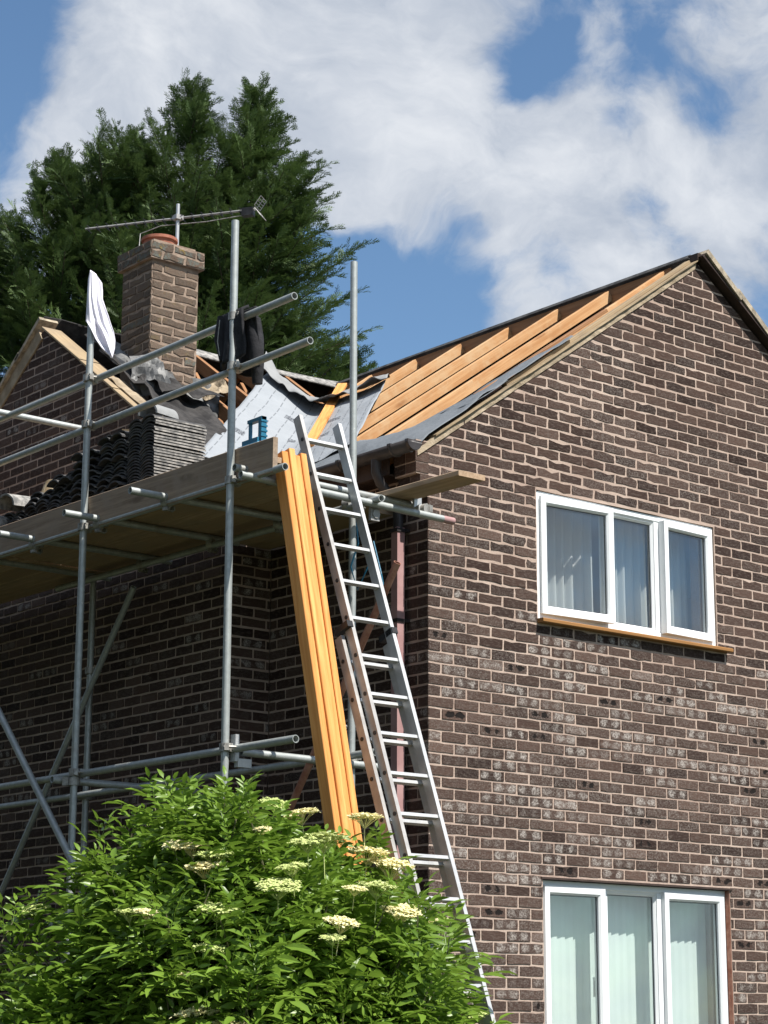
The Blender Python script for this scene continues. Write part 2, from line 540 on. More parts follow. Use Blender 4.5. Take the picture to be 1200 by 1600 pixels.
def grid_obj(name, fn, nu, nv, mat, parent, origin=(0, 0, 0), thick=0.0, smooth=True):
    """sheet from fn(u, v) in 0..1, with a UV map"""
    vs = [fn(i / nu, j / nv) for j in range(nv + 1) for i in range(nu + 1)]
    uvs = [(i / nu, j / nv) for j in range(nv + 1) for i in range(nu + 1)]
    fs = [(j * (nu + 1) + i, j * (nu + 1) + i + 1, (j + 1) * (nu + 1) + i + 1, (j + 1) * (nu + 1) + i)
          for j in range(nv) for i in range(nu)]
    b = MB().add(vs, fs)
    me = b.mesh(name, mat, origin, False)
    if smooth: me.polygons.foreach_set('use_smooth', [True] * len(me.polygons))
    ul = me.uv_layers.new(name='UVMap')
    for lp in me.loops:
        ul.data[lp.index].uv = uvs[lp.vertex_index]
    o = link(bpy.data.objects.new(name, me), parent, origin)
    if thick:
        md = o.modifiers.new('thickness', 'SOLIDIFY')
        md.thickness = thick
        md.offset = 0
    return o


def basis(d, up):
    x = Vector(d).normalized()
    y = Vector(up).cross(x).normalized()
    z = x.cross(y)
    return x, y, z


MESH_CACHE = {}


def board(name, p0, p1, width_dir, wid, thk, mat, parent=None, bev=0.003, lift=0.0):
    """timber from p0 to p1 (centre line); wid is measured along width_dir; object X runs along it"""
    p0, p1 = Vector(p0), Vector(p1)
    L = (p1 - p0).length
    x = (p1 - p0).normalized()
    y = Vector(width_dir)
    y = (y - x * y.dot(x)).normalized()
    z = x.cross(y)
    l, a, b = L / 2, wid / 2, thk / 2
    e = min(bev, b * 0.45)
    sec = [(-a + e, -b), (a - e, -b), (a, -b + e), (a, b - e), (a - e, b), (-a + e, b), (-a, b - e), (-a, -b + e)]
    n = len(sec)
    ns = 1
    vs, fs = [], []
    for i in range(2):
        for (q, r) in sec:
            vs.append(((-l, l)[i], q, r))
    for k in range(n):
        fs.append((k, (k + 1) % n, n + (k + 1) % n, n + k))
    fs.append(tuple(range(n - 1, -1, -1)))
    fs.append(tuple(range(n, 2 * n)))
    me = MB().add(vs, fs).mesh(name, mat)
    o = bpy.data.objects.new(name, me)
    link(o, parent, (p0 + p1) / 2)
    o.rotation_euler = Matrix((x, y, z)).transposed().to_euler()
    return o


def tube(name, p0, p1, r=0.0242, mat=None, parent=None, seg=14):
    """scaffold tube with open ends"""
    mat = mat or M['galv']
    p0, p1 = Vector(p0), Vector(p1)
    x, y, z = basis(p1 - p0, (0, 0, 1) if abs((p1 - p0).normalized().z) < 0.9 else (1, 0, 0))
    l = (p1 - p0).length / 2
    vs, fs = [], []
    prof = [(-l + 0.12, r * 0.82), (-l, r * 0.82), (-l, r), (l, r), (l, r * 0.82), (l - 0.12, r * 0.82)]
    for (px, pr) in prof:
        for k in range(seg):
            t = 2 * math.pi * k / seg
            vs.append((px, pr * math.cos(t), pr * math.sin(t)))
    for i in range(len(prof) - 1):
        for k in range(seg):
            fs.append((i * seg + k, i * seg + (k + 1) % seg, (i + 1) * seg + (k + 1) % seg, (i + 1) * seg + k))
    fs.append(tuple(range(seg)))
    fs.append(tuple(5 * seg + k for k in range(seg)))
    me = MB().add(vs, fs).mesh(name, mat, smooth=True)
    o = bpy.data.objects.new(name, me)
    link(o, parent, (p0 + p1) / 2)
    o.rotation_euler = Matrix((x, y, z)).transposed().to_euler()
    return o


def project(P):
    d = np.asarray(P, float) - CAM
    ww = d @ Fv
    return 600 + F_PX * (d @ Rv) / ww, 800 - F_PX * (d @ Uv) / ww, ww


# ------------------------------------------------------------------ ground
g = MB()
S, N = 1500.0, 24
g.add([(-S, -S, -2.8), (S, -S, -2.8), (S, S, -2.8), (-S, S, -2.8)], [(0, 1, 2, 3)])
go = g.build('ground', M['ground'], None, (0, 0, -2.8))
go['kind'] = 'structure'

# ------------------------------------------------------------------ house: walls
house = thing('brick_house', 'dark brown brick house with its roof stripped to the rafters and two white windows', 'house', (0, 0, -2.8))


def slab(name, poly, holes, frame, thick, mat, parent):
    """wall body: poly and holes in (u, z); frame = origin, u axis, outward normal; front face on the plane"""
    o, ua, nn = (Vector(q) for q in frame)
    P = lambda u, v, d: o + ua * u + Vector((0, 0, v)) - nn * d
    b = MB()
    loops = [poly] + holes
    flat = [q for lp in loops for q in lp]
    tris = tessellate_polygon([[Vector((u, v, 0)) for u, v in lp] for lp in loops])
    n = len(flat)
    vs = [P(u, v, 0) for u, v in flat] + [P(u, v, thick) for u, v in flat]
    fs = [tuple(t) for t in tris] + [tuple(i + n for i in reversed(t)) for t in tris]
    k = 0
    for lp in loops:
        m = len(lp)
        for i in range(m):
            a, c = k + i, k + (i + 1) % m
            fs.append((a, c, c + n, a + n))
        k += m
    b.add(vs, fs)
    return b.build(name, mat, parent, tuple(o))


UW = (1.0, 1.235, 2.84, 2.158)           # upper window opening: x0, z0, x1, z1
LW = (1.012, -1.85, 2.885, -0.548)       # lower window opening
gable = slab('gable_wall', [(0, -2.8), (5.5, -2.8), (5.5, 2.33), (2.75, 4.25), (0, 2.33)],
             [[(a, b), (c, b), (c, d), (a, d)] for a, b, c, d in (UW, LW)], ((0, 0, 0), (1, 0, 0), (0, -1, 0)), 0.25, M['mortar'], house)
eave_wall = slab('eave_wall', [(0.25, -2.8), (1.765, -2.8), (1.765, 2.2), (0.25, 2.2)], [], ((0, 0, 0), (0, 1, 0), (-1, 0, 0)), 0.25, M['mortar'], house)
return_wall = slab('return_wall', [(-0.118, -2.8), (-0.002, -2.8), (-0.002, 2.3), (-0.118, 2.3)], [], ((0, 1.77, 0), (1, 0, 0), (0, -1, 0)), 0.2, M['mortar'], house)
wing = slab('wing_gable_wall', [(1.77, -2.8), (7.34, -2.8), (7.34, 2.3), (4.555, 4.17), (1.77, 2.3)], [], ((-0.368, 0, 0), (0, 1, 0), (-1, 0, 0)), 0.25, M['mortar'], house)
# back and far side of the house, so that it is closed
bk = MB()
bk.box((5.25, 0.25, -2.8), (5.5, 7.34, 2.33))
bk.box((-0.118, 7.09, -2.8), (5.25, 7.34, 2.33))
bk.build('rear_wall', M['mortar'], house)


def clip(poly, hp):
    """keep the part of poly with a*u + b*v <= c"""
    a, b, c = hp
    out = []
    for i in range(len(poly)):
        p, q = poly[i], poly[(i + 1) % len(poly)]
        dp, dq = a * p[0] + b * p[1] - c, a * q[0] + b * q[1] - c
        if dp <= 0: out.append(p)
        if (dp < 0) != (dq < 0):
            t = dp / (dp - dq)
            out.append((p[0] + t * (q[0] - p[0]), p[1] + t * (q[1] - p[1])))
    return out


def area(poly):
    return 0.5 * abs(sum(poly[i][0] * poly[(i + 1) % len(poly)][1] - poly[(i + 1) % len(poly)][0] * poly[i][1] for i in range(len(poly))))


def layout(u0, u1, v0, v1, odd_first, halfplanes=(), holes=(), ext0=0.0):
    """stretcher bond: returns (polygon, full rectangle) per brick; ext0 lets the first brick reach round the corner"""
    out = []
    k0, k1 = int(math.floor(v0 / 0.075)), int(math.ceil(v1 / 0.075))
    for k in range(k0, k1):
        first = 0.1025 if (k % 2 == 0) == (not odd_first) else 0.215
        u = u0
        ln = first
        i = 0
        while u < u1 - 0.02:
            e = min(u + ln, u1)
            a = u - (ext0 if i == 0 else 0.0)
            r = (a, k * 0.075 + 0.005, e, k * 0.075 + 0.07)
            pieces = [r]
            for h in holes:
                nxt = []
                for q in pieces:
                    if q[2] <= h[0] or q[0] >= h[2] or q[3] <= h[1] or q[1] >= h[3]:
                        nxt.append(q)
                        continue
                    if q[0] < h[0] - 0.02: nxt.append((q[0], q[1], h[0] - 0.003, q[3]))
                    if q[2] > h[2] + 0.02: nxt.append((h[2] + 0.003, q[1], q[2], q[3]))
                    ua, ub = max(q[0], h[0]), min(q[2], h[2])
                    if q[1] < h[1] - 0.02: nxt.append((ua, q[1], ub, h[1] - 0.004))
                    if q[3] > h[3] + 0.02: nxt.append((ua, h[3] + 0.004, ub, q[3]))
                pieces = nxt
            for q in pieces:
                poly = [(q[0], q[1]), (q[2], q[1]), (q[2], q[3]), (q[0], q[3])]
                for hp in halfplanes:
                    poly = clip(poly, hp)
                    if len(poly) < 3: break
                if len(poly) >= 3 and area(poly) > 0.0009:
                    out.append((poly, r, i))
            u = e + 0.01
            ln = 0.215
            i += 1
    return out


def brick_geom(poly, rect, jit, shrink, proud, corner, rough_top):
    """uneven-edged brick face standing proud of the mortar: ring at the mortar, ring and cap at the face"""
    cu = sum(p[0] for p in poly) / len(poly)
    cv = sum(p[1] for p in poly) / len(poly)
    pts = []
    n = len(poly)
    for i in range(n):
        p, q = poly[i], poly[(i + 1) % n]
        L = math.hypot(q[0] - p[0], q[1] - p[1])
        m = 3 if L > 0.16 else (2 if L > 0.05 else 1)
        nx, ny = (q[1] - p[1]) / max(L, 1e-6), -(q[0] - p[0]) / max(L, 1e-6)
        top = ny > 0.5
        for k in range(m):
            t = k / m
            j = random.gauss(0, jit)
            if top: j = j * 1.6 - rough_top * random.random()
            sh = shrink
            at_corner = corner and nx < -0.5
            if at_corner: j = sh = 0
            px, py = p[0] + t * (q[0] - p[0]), p[1] + t * (q[1] - p[1])
            if k == 0:
                # rounded arris
                px += (cu - px) * 0.012 if not at_corner else 0
                py += (cv - py) * 0.06
            pts.append((px + nx * (j - sh), py + ny * (j - sh)))
    k = len(pts)
    pr = proud + random.uniform(-0.0018, 0.0018)
    tilt = random.uniform(-0.012, 0.012)
    vs = [(u, v, -0.004) for u, v in pts]
    for u, v in pts:
        L = math.hypot(u - cu, v - cv)
        e = 0.0025 / max(L, 0.01)
        vs.append((u + (cu - u) * e, v + (cv - v) * e * 1.4, pr + tilt * (u - cu)))
    fs = [(i, (i + 1) % k, k + (i + 1) % k, k + i) for i in range(k)] + [tuple(range(k, 2 * k))]
    w_, h_ = rect[2] - rect[0], rect[3] - rect[1]
    uvs = [((u - rect[0]) / w_ * min(1.0, w_ / 0.215) + (0 if w_ > 0.15 else 0.25), (v - rect[1]) / h_) for u, v, _ in vs]
    return vs, fs, uvs


def brick_mesh(name, items, origin, mat):
    """items: (world verts, faces, uvs, colour) joined into one mesh with UVMap and the ba attribute"""
    V, Fc, UV, CA = [], [], [], []
    for vs, fs, uvs, ca in items:
        b = len(V)
        V.extend(vs)
        Fc.extend([tuple(i + b for i in f) for f in fs])
        UV.extend(uvs)
        CA.extend([ca] * len(vs))
    me = bpy.data.meshes.new(name)
    o = origin
    me.from_pydata([(x - o[0], y - o[1], z - o[2]) for x, y, z in V], [], Fc)
    me.materials.append(mat)
    at = me.color_attributes.new('ba', 'FLOAT_COLOR', 'POINT')
    at.data.foreach_set('color', np.array(CA, np.float32).ravel())
    ul = me.uv_layers.new(name='UVMap')
    idx = np.empty(len(me.loops), np.int32)
    me.loops.foreach_get('vertex_index', idx)
    ul.data.foreach_set('uv', np.array(UV, np.float32)[idx].ravel())
    return me


def hsh(a, b):
    x = math.sin(a * 12.9898 + b * 78.233) * 43758.5453
    return x - math.floor(x)


def smooth_noise(u, v, s):
    u, v = u * s, v * s
    iu, iv = math.floor(u), math.floor(v)
    fu, fv = u - iu, v - iv
    fu, fv = fu * fu * (3 - 2 * fu), fv * fv * (3 - 2 * fv)
    a = hsh(iu, iv) * (1 - fu) + hsh(iu + 1, iv) * fu
    b = hsh(iu, iv + 1) * (1 - fu) + hsh(iu + 1, iv + 1) * fu
    return a * (1 - fv) + b * fv


def wall_bricks(lay, frame, zone, mat=None, corner=True, individual=0, parent=None, name='brickwork'):
    o, ua, nn = (Vector(q) for q in frame)
    items = []
    for poly, rect, i in lay:
        cu = (rect[0] + rect[2]) / 2
        cv = (rect[1] + rect[3]) / 2
        jit, shrink, proud, rt, lumpy, dust, dark = zone(cu, cv)
        vs, fs, uvs = brick_geom(poly, rect, jit, shrink, proud, corner and i == 0, rt)
        wv = [tuple(o + ua * u + Vector((0, 0, v)) + nn * d) for u, v, d in vs]
        tone = min(1, max(0, random.gauss(0.42 - dark, 0.22)))
        r = random.random()
        lump = random.uniform(0.62, 1.0) if r < lumpy else (0.0 if r < lumpy + 0.05 * (lumpy > 0.15) else random.uniform(0.25, 0.6))
        ca = (tone, lump, min(1, max(0, dust + random.gauss(0, 0.2))), 1.0)
        c = Vector(wv[len(wv) // 2])
        items.append((wv, fs, uvs, ca, (sum(q[0] for q in wv) / len(wv), sum(q[1] for q in wv) / len(wv), sum(q[2] for q in wv) / len(wv)), area(poly)))
    mat = mat or M['brick']
    if individual:
        sc_ = []
        for k, it in enumerate(items):
            x, y, z = it[4]
            u, v, ww = project((x, y, z))
            if 0 < u < 1200 and 0 < v < 1600: sc_.append((-it[5] / ww ** 2, k))
        sc_.sort()
        pick = set(k for _, k in sc_[:individual])
        for k in sorted(pick):
            it = items[k]
            me = brick_mesh('brick', [it[:4]], it[4], mat)
            link(bpy.data.objects.new('brick', me), parent, it[4])
        items = [it for k, it in enumerate(items) if k not in pick]
    if items:
        me = brick_mesh(name, [it[:4] for it in items], tuple(o), mat)
        b = link(bpy.data.objects.new(name, me), parent, tuple(o))
        b['kind'] = 'stuff'


def zone_gable(u, v):
    """repointed, smeared courses above; neat frost-pitted courses with pale salts below"""
    up = min(1, max(0, (v - 0.95 + 0.35 * smooth_noise(u, v, 1.3)) / 0.55))
    edge = 2.33 + 0.702 * min(u, 5.5 - u) - v                    # distance below the verge
    patch = smooth_noise(u + 9, v, 1.1)
    smear = up * (0.4 + 0.8 * patch)
    if u > 2.5 and v > 0.9: smear *= 0.45
    lumpy = (1 - up) * (0.25 + 0.55 * smooth_noise(u + 3.3, v + 7, 0.9))
    if v < 0.6 and u < 0.5: lumpy *= 0.6
    dust = (1 - up) * 0.34 + 0.42 * (smooth_noise(u, v + 4, 1.7) > 0.62) * (0.5 + 0.5 * up) + 0.12
    return (0.0013 + 0.0021 * smear, 0.0003 + 0.0011 * smear, 0.0045 - 0.0012 * up, 0.0010 + 0.0050 * smear, lumpy, dust, 0.14 * up)


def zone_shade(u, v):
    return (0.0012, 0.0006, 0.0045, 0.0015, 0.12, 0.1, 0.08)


hp_g = [(-0.702, 1.0, 2.325), (0.702, 1.0, 2.325 + 0.702 * 5.5)]
wall_bricks(layout(0, 5.5, -2.8, 4.25, False, hp_g, [(UW[0] - 0.004, UW[1], UW[2] + 0.004, UW[3]), LW], 0.005),
            ((0, 0, 0), (1, 0, 0), (0, -1, 0)), zone_gable, individual=300, parent=gable)
wall_bricks(layout(0, 1.762, -2.8, 2.2, True, (), (), 0.005), ((0, 0, 0), (0, 1, 0), (-1, 0, 0)), zone_shade, parent=eave_wall)
wall_bricks(layout(-0.368, -0.004, -2.8, 2.3, True, (), (), 0.005), ((0, 1.77, 0), (1, 0, 0), (0, -1, 0)), zone_shade, parent=return_wall)
hp_w = [(-0.69, 1.0, 2.29 - 0.69 * 1.77), (0.69, 1.0, 2.29 + 0.69 * 7.34)]
wall_bricks(layout(1.77, 7.34, -2.8, 4.2, False, hp_w, (), 0.005), ((-0.368, 0, 0), (0, 1, 0), (-1, 0, 0)), zone_shade, parent=wing)

# stepped corbel of the gable at the eaves
cb = MB()
for k, (z0, z1, x0) in enumerate(((1.955, 2.02, -0.03), (2.03, 2.095, -0.068), (2.105, 2.17, -0.105), (2.18, 2.245, -0.108), (2.255, 2.33, -0.108))):
    cb.box((x0, 0.0, z0 - 0.01), (-0.0005, 0.22, z1 + 0.0))
corb = cb.build('corbel', M['mortar'], house, (-0.05, 0, 2.1))
for k, (z0, z1, x0) in enumerate(((1.955, 2.02, -0.03), (2.03, 2.095, -0.068), (2.105, 2.17, -0.105), (2.18, 2.245, -0.108), (2.255, 2.32, -0.108))):
    for (y0, y1) in ((-0.005, 0.1), (0.11, 0.225)):
        xx = 0.0 if y0 < 0 else -0.001
        vs = MB().box((x0 - 0.006, y0, z0 + random.uniform(0, .003)), (xx, y1, z1)).v
        fs = [(0, 3, 2, 1), (4, 5, 6, 7), (0, 1, 5, 4), (1, 2, 6, 5), (2, 3, 7, 6), (3, 0, 4, 7)]
        c = (x0, (y0 + y1) / 2, z0)
        me = brick_mesh('brick', [(vs, fs, [(0.5, 0.5)] * 8, (random.random() * 0.7, 0.4, 0.2, 1))], c, M['brick'])
        link(bpy.data.objects.new('brick', me), corb, c)

# ------------------------------------------------------------------ rooms behind the windows
rm = MB()
for z0, z1 in ((0.3, 2.28), (-2.75, 0.1)):
    rm.add([(0.3, 0.255, z0), (5.2, 0.255, z0), (5.2, 3.6, z0), (0.3, 3.6, z0), (0.3, 0.255, z1), (5.2, 0.255, z1), (5.2, 3.6, z1), (0.3, 3.6, z1)],
           [(0, 1, 2, 3), (4, 7, 6, 5), (2, 3, 7, 6), (3, 0, 4, 7), (1, 2, 6, 5)])
rm.build('room_lining', M['room'], house)
ceil = MB()
ceil.box((-0.1, 0.26, 2.29), (5.24, 7.05, 2.32))
ceil.build('loft_floor', M['void'], house)


# ------------------------------------------------------------------ windows
def frame_mb(x0, z0, x1, z1, y0, y1, wd, b=None):
    """rectangular frame with chamfered inner edge, front at y0"""
    b = b or MB()
    ch = 0.014
    prof = [(0, y1), (0, y0), (wd - ch, y0), (wd, y0 + ch), (wd, y1)]
    vs, fs = [], []
    for d, y in prof:
        vs += [(x0 + d, y, z0 + d), (x1 - d, y, z0 + d), (x1 - d, y, z1 - d), (x0 + d, y, z1 - d)]
    for i in range(len(prof) - 1):
        for k in range(4):
            fs.append((i * 4 + k, i * 4 + (k + 1) % 4, (i + 1) * 4 + (k + 1) % 4, (i + 1) * 4 + k))
    return b.add(vs, fs)


def rot_about(mb, px, py, ang):
    c, s = math.cos(ang), math.sin(ang)
    mb.v = [(px + (x - px) * c - (y - py) * s, py + (x - px) * s + (y - py) * c, z) for x, y, z in mb.v]
    return mb


def window(op, mullions, yf, sashes, name_lbl):
    x0, z0, x1, z1 = op
    e = 0.006
    f = frame_mb(x0 + e, z0 + e, x1 - e, z1 - e, yf, yf + 0.07, 0.05)
    for mx in mullions:
        f.box((mx - 0.032, yf + 0.004, z0 + 0.052), (mx + 0.032, yf + 0.068, z1 - 0.052))
    win = f.build('window', M['upvc'], house, (x0, yf, z0))
    win['label'] = name_lbl
    # lining of the reveal between the frame and the room
    edges = [x0 + 0.056] + [m for m in mullions] + [x1 - 0.056]
    n = len(edges) - 1
    for i in range(n):
        a = edges[i] + (0.032 if i > 0 else 0)
        c = edges[i + 1] - (0.032 if i < n - 1 else 0)
        kind, ang, side = sashes[i]
        za, zb = z0 + 0.056, z1 - 0.056
        if kind == 'fixed':
            fr = frame_mb(a, za, c, zb, yf + 0.012, yf + 0.05, 0.018)
            pa, pb, pc, pd, py = a + 0.014, za + 0.014, c - 0.014, zb - 0.014, yf + 0.034
            o = fr.build('glazing_bead', M['upvc'], win, (a, yf, za))
            gk = frame_mb(a + 0.0175, za + 0.0175, c - 0.0175, zb - 0.0175, yf + 0.028, yf + 0.033, 0.006)
            gk.build('gasket', M['gasket'], win, (a, yf, za))
            pane = MB().box((pa, py, pb), (pc, py + 0.02, pd))
            pane.build('pane', M['glass'], win, (a, yf, za))
        else:
            ov = 0.016
            sa, sb, sc2, sd = a - ov, za - ov, c + ov, zb + ov
            y0 = yf - 0.024
            px = sa if side == 'L' else sc2
            A = ang if side == 'R' else -ang
            fr = frame_mb(sa, sb, sc2, sd, y0, y0 + 0.06, 0.058)
            rot_about(fr, px, y0 + 0.05, A)
            sash = fr.build('sash', M['upvc'], win, (sa, y0, sb))
            gk = frame_mb(sa + 0.0575, sb + 0.0575, sc2 - 0.0575, sd - 0.0575, y0 + 0.022, y0 + 0.03, 0.007)
            rot_about(gk, px, y0 + 0.05, A).build('gasket', M['gasket'], win, (sa, y0, sb))
            pane = MB().box((sa + 0.05, y0 + 0.03, sb + 0.05), (sc2 - 0.05, y0 + 0.05, sd - 0.05))
            rot_about(pane, px, y0 + 0.05, A).build('pane', M['glass'], win, (sa, y0, sb))
            hx = sc2 - 0.03 if side == 'L' else sa + 0.03
            hz = (sb + sd) / 2
            hd = MB().box((hx - 0.012, y0 + 0.062, hz - 0.03), (hx + 0.012, y0 + 0.075, hz + 0.03))
            hd.box((hx - 0.009, y0 + 0.075, hz - 0.012), (hx + 0.009, y0 + 0.1, hz + 0.012))
            hd.box((hx - 0.009, y0 + 0.088, hz - 0.12), (hx + 0.009, y0 + 0.1, hz - 0.012))
            rot_about(hd, px, y0 + 0.05, A).build('handle', M['upvc'], win, (hx, y0, hz))
            hg = MB().box((px - 0.006 if side == 'L' else px - 0.02, y0 + 0.05, sb + 0.02), (px + 0.02 if side == 'L' else px + 0.006, y0 + 0.068, sd - 0.02))
            hg.build('hinge', M['coupler'], win, (px, y0, sb))
    return win


uwin = window(UW, (1.725, 2.235), 0.012, (('sash', math.radians(4.5), 'L'), ('fixed', 0, ''), ('sash', math.radians(3.2), 'R')),
              'first floor window with two side casements ajar over a brown sill')
lwin = window(LW, (1.64, 2.20), 0.045, (('sash', math.radians(0.4), 'L'), ('fixed', 0, ''), ('sash', math.radians(0.4), 'R')),
              'ground floor window closed with pale blinds behind')
s = board('sill', (0.992, -0.012, 1.218), (2.945, -0.012, 1.218), (0, 1, 0), 0.105, 0.03, M['sill'], uwin, 0.006)
lt = MB().box((LW[0] - 0.02, -0.012, LW[3] - 0.002), (LW[2] + 0.02, 0.04, LW[3] + 0.012))
lt.build('lintel_edge', M['fascia'], lwin, (LW[0], 0, LW[3]))
jamb = MB().box((LW[2] - 0.004, 0.004, LW[1]), (LW[2] + 0.009, 0.09, LW[3] - 0.004))
jamb.build('jamb_sealant', M['rust'], lwin, (LW[2], 0, LW[1]))

# curtains and blinds hang in the rooms: things of their own
def curtain(x0, x1, y, z0, z1, ph, nf, lbl):
    def fn(u, v):
        x = x0 + (x1 - x0) * u
        k = 0.5 + 0.5 * (1 - v)
        return (x + 0.012 * math.sin(7 * u + ph), y + k * 0.035 * math.sin(2 * math.pi * nf * u + ph + 0.6 * math.sin(3 * v)) + 0.02 * math.sin(5 * u + ph), z0 + (z1 - z0) * v)
    o = grid_obj('curtain', fn, nf * 10, 8, M['curtain'], None, ((x0 + x1) / 2, y, z1))
    tag(o, lbl, 'curtain', 'sheer curtains at the first floor window')


curtain(1.28, 1.78, 0.26, 0.75, 2.24, 0.4, 6, 'pale sheer curtain gathered at the end of the first floor window nearest the ladder')
curtain(1.95, 2.38, 0.27, 0.75, 2.24, 1.7, 6, 'pale sheer curtain behind the middle pane of the first floor window')
curtain(2.56, 2.86, 0.29, 0.75, 2.24, 2.9, 4, 'narrow sheer curtain behind the casement of the first floor window farthest from the ladder')

blind = thing('vertical_blind', 'pale aqua vertical blind drawn across the ground floor window', 'blind', (1.9, 0.2, -0.5))
rail = MB().box((1.05, 0.20, -0.545), (2.86, 0.24, -0.515))
rail.build('head_rail', M['upvc'], blind, (1.9, 0.22, -0.53))
sm = MB()
sm.add([(-0.044, -0.007, 0), (-0.014, -0.001, 0), (0.014, 0.001, 0), (0.044, 0.007, 0),
        (-0.044, -0.007, -1.4), (-0.014, -0.001, -1.4), (0.014, 0.001, -1.4), (0.044, 0.007, -1.4)], [(0, 1, 5, 4), (1, 2, 6, 5), (2, 3, 7, 6)])
slat_me = sm.mesh('slat', M['blind'])
for i in range(24):
    o = link(bpy.data.objects.new('slat', slat_me), blind, (1.075 + 0.075 * i, 0.222, -0.547))
    o.rotation_euler = (0, 0, random.gauss(-0.36, 0.03))
# ------------------------------------------------------------------ main roof
SL = 0.702
zm = lambda x: 2.37 + SL * x
zw = lambda y: 2.37 + SL * (y - 1.77)
SD = Vector((1, 0, SL)).normalized()              # up the main slope
SN = Vector((-SL, 0, 1)).normalized()             # its outward normal
WD = Vector((0, 1, SL)).normalized()
WN = Vector((0, -SL, 1)).normalized()
for y in (0.33, 0.93, 1.53, 2.13, 2.73, 3.33, 3.93):
    xa = -0.12 if y < 1.7 else y - 1.77 + 0.03
    c0 = Vector((xa, y, zm(xa))) - SN * 0.044
    c1 = Vector((2.69 + random.uniform(-.02, .02), y + random.uniform(-.01, .01), zm(2.69) + random.uniform(-.004, .004))) - SN * 0.044
    board('rafter', c0, c1, SN, 0.085, 0.045, M['rafter'], house)
# doubled-up rafter ends and noggins at the lower half
for y, xa, xb, dz in ((0.285, 0.2, 1.47, 0.012), (0.885, 0.1, 1.18, 0.004)):
    board('rafter', Vector((xa, y, zm(xa))) - SN * (0.044 - dz), Vector((xb, y, zm(xb))) - SN * (0.044 - dz), SN, 0.085, 0.04, M['rafter'], house)
board('ridge_board', (2.75, 0.26, 4.215), (2.75, 7.0, 4.215), (0, 0, 1), 0.15, 0.026, M['old_rafter'], house)
board('batten', Vector((0.62, 0.2, zm(0.62))) + SN * 0.015, Vector((1.9, 0.16, zm(1.9))) + SN * 0.015, (0, 1, 0), 0.05, 0.025, M['old_rafter'], house)

# far slope: felt peeping over the ridge, and tiles
def far_felt(u, v):
    y = 0.05 + 6.9 * u
    x = 2.765 + 2.9 * v
    z = 4.30 - SL * (x - 2.75) + (1 - v) ** 30 * (0.010 + 0.010 * smooth_noise(y, 1.5, 1.2))
    return (x - (1 - v) ** 30 * 0.05, y, z)
grid_obj('roof_felt', far_felt, 60, 24, M['felt'], house, (2.8, 0, 4.3), 0.006)

tm = MB()
def wavy(mb, x0, y0, z0, lx, wy, th=0.011, amp=0.032, rolls=2, seg=16):
    """interlocking tile: length along X, two rolls across Y"""
    top, bot = [], []
    for i in range(seg + 1):
        t = i / seg
        y = y0 - wy / 2 + wy * t
        h = amp * abs(math.sin(math.pi * rolls * t)) ** 0.8
        top.append((y, z0 + h + th))
        bot.append((y, z0 + h))
    n = seg + 1
    vs = []
    for x in (x0 - lx / 2, x0 + lx / 2):
        vs += [(x, y, z) for y, z in top] + [(x, y, z) for y, z in bot]
    fs, mi = [], []
    for i in range(seg):
        fs.append((i, i + 1, 2 * n + i + 1, 2 * n + i))
        fs.append((n + i, 3 * n + i, 3 * n + i + 1, n + i + 1))
        fs.append((i, n + i, n + i + 1, i + 1))
        fs.append((2 * n + i, 2 * n + i + 1, 3 * n + i + 1, 3 * n + i))
    fs.append((0, 2 * n, 3 * n, n))
    fs.append((n - 1, 2 * n - 1, 4 * n - 1, 3 * n - 1))
    mb.add(vs, fs)
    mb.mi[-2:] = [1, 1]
    return mb


ft = MB()
for i in range(9):
    x = 2.78 + 0.335 * i
    z = 4.335 - SL * (x - 2.75)
    ft.obox((x + 0.19, 3.6, z - 0.125), Vector((0.21, 0, -0.21 * SL)), (0, 3.52, 0), Vector((0.010, 0, 0.014)))
o = ft.build('rear_roof_tiles', M['tile'], house, (4, 3, 3))
o['kind'] = 'stuff'
# verge of the far slope on the gable: stepped tile ends on an undercloak
for i in range(8):
    a = 2.772 + 0.345 * i
    za = 4.318 - SL * (a - 2.75)
    b2 = a + 0.40
    c = Vector(((a + b2) / 2, -0.03, (za + 4.318 - SL * (b2 - 2.75)) / 2 + 0.02))
    d = Vector((b2 - a, 0, -SL * (b2 - a))) / 2
    up = Vector((SL, 0, 1)).normalized()
    tl = MB().obox(c, d + up * 0.012 * -1, (0, 0.062 + random.uniform(-.006, .006), 0), up * 0.021)
    tl.build('verge_tile', M['verge_tile'], house, tuple(c))
uc = MB()
for (a, b2) in ((2.745, 4.1), (4.102, 5.6)):
    c = Vector(((a + b2) / 2, 0.0, 4.318 - SL * ((a + b2) / 2 - 2.75) - 0.022))
    uc.obox(c, Vector((b2 - a, 0, -SL * (b2 - a))) / 2, (0, 0.075, 0), Vector((SL, 0, 1)).normalized() * 0.012)
uc.build('undercloak', M['fascia'], house, (3, 0, 4))
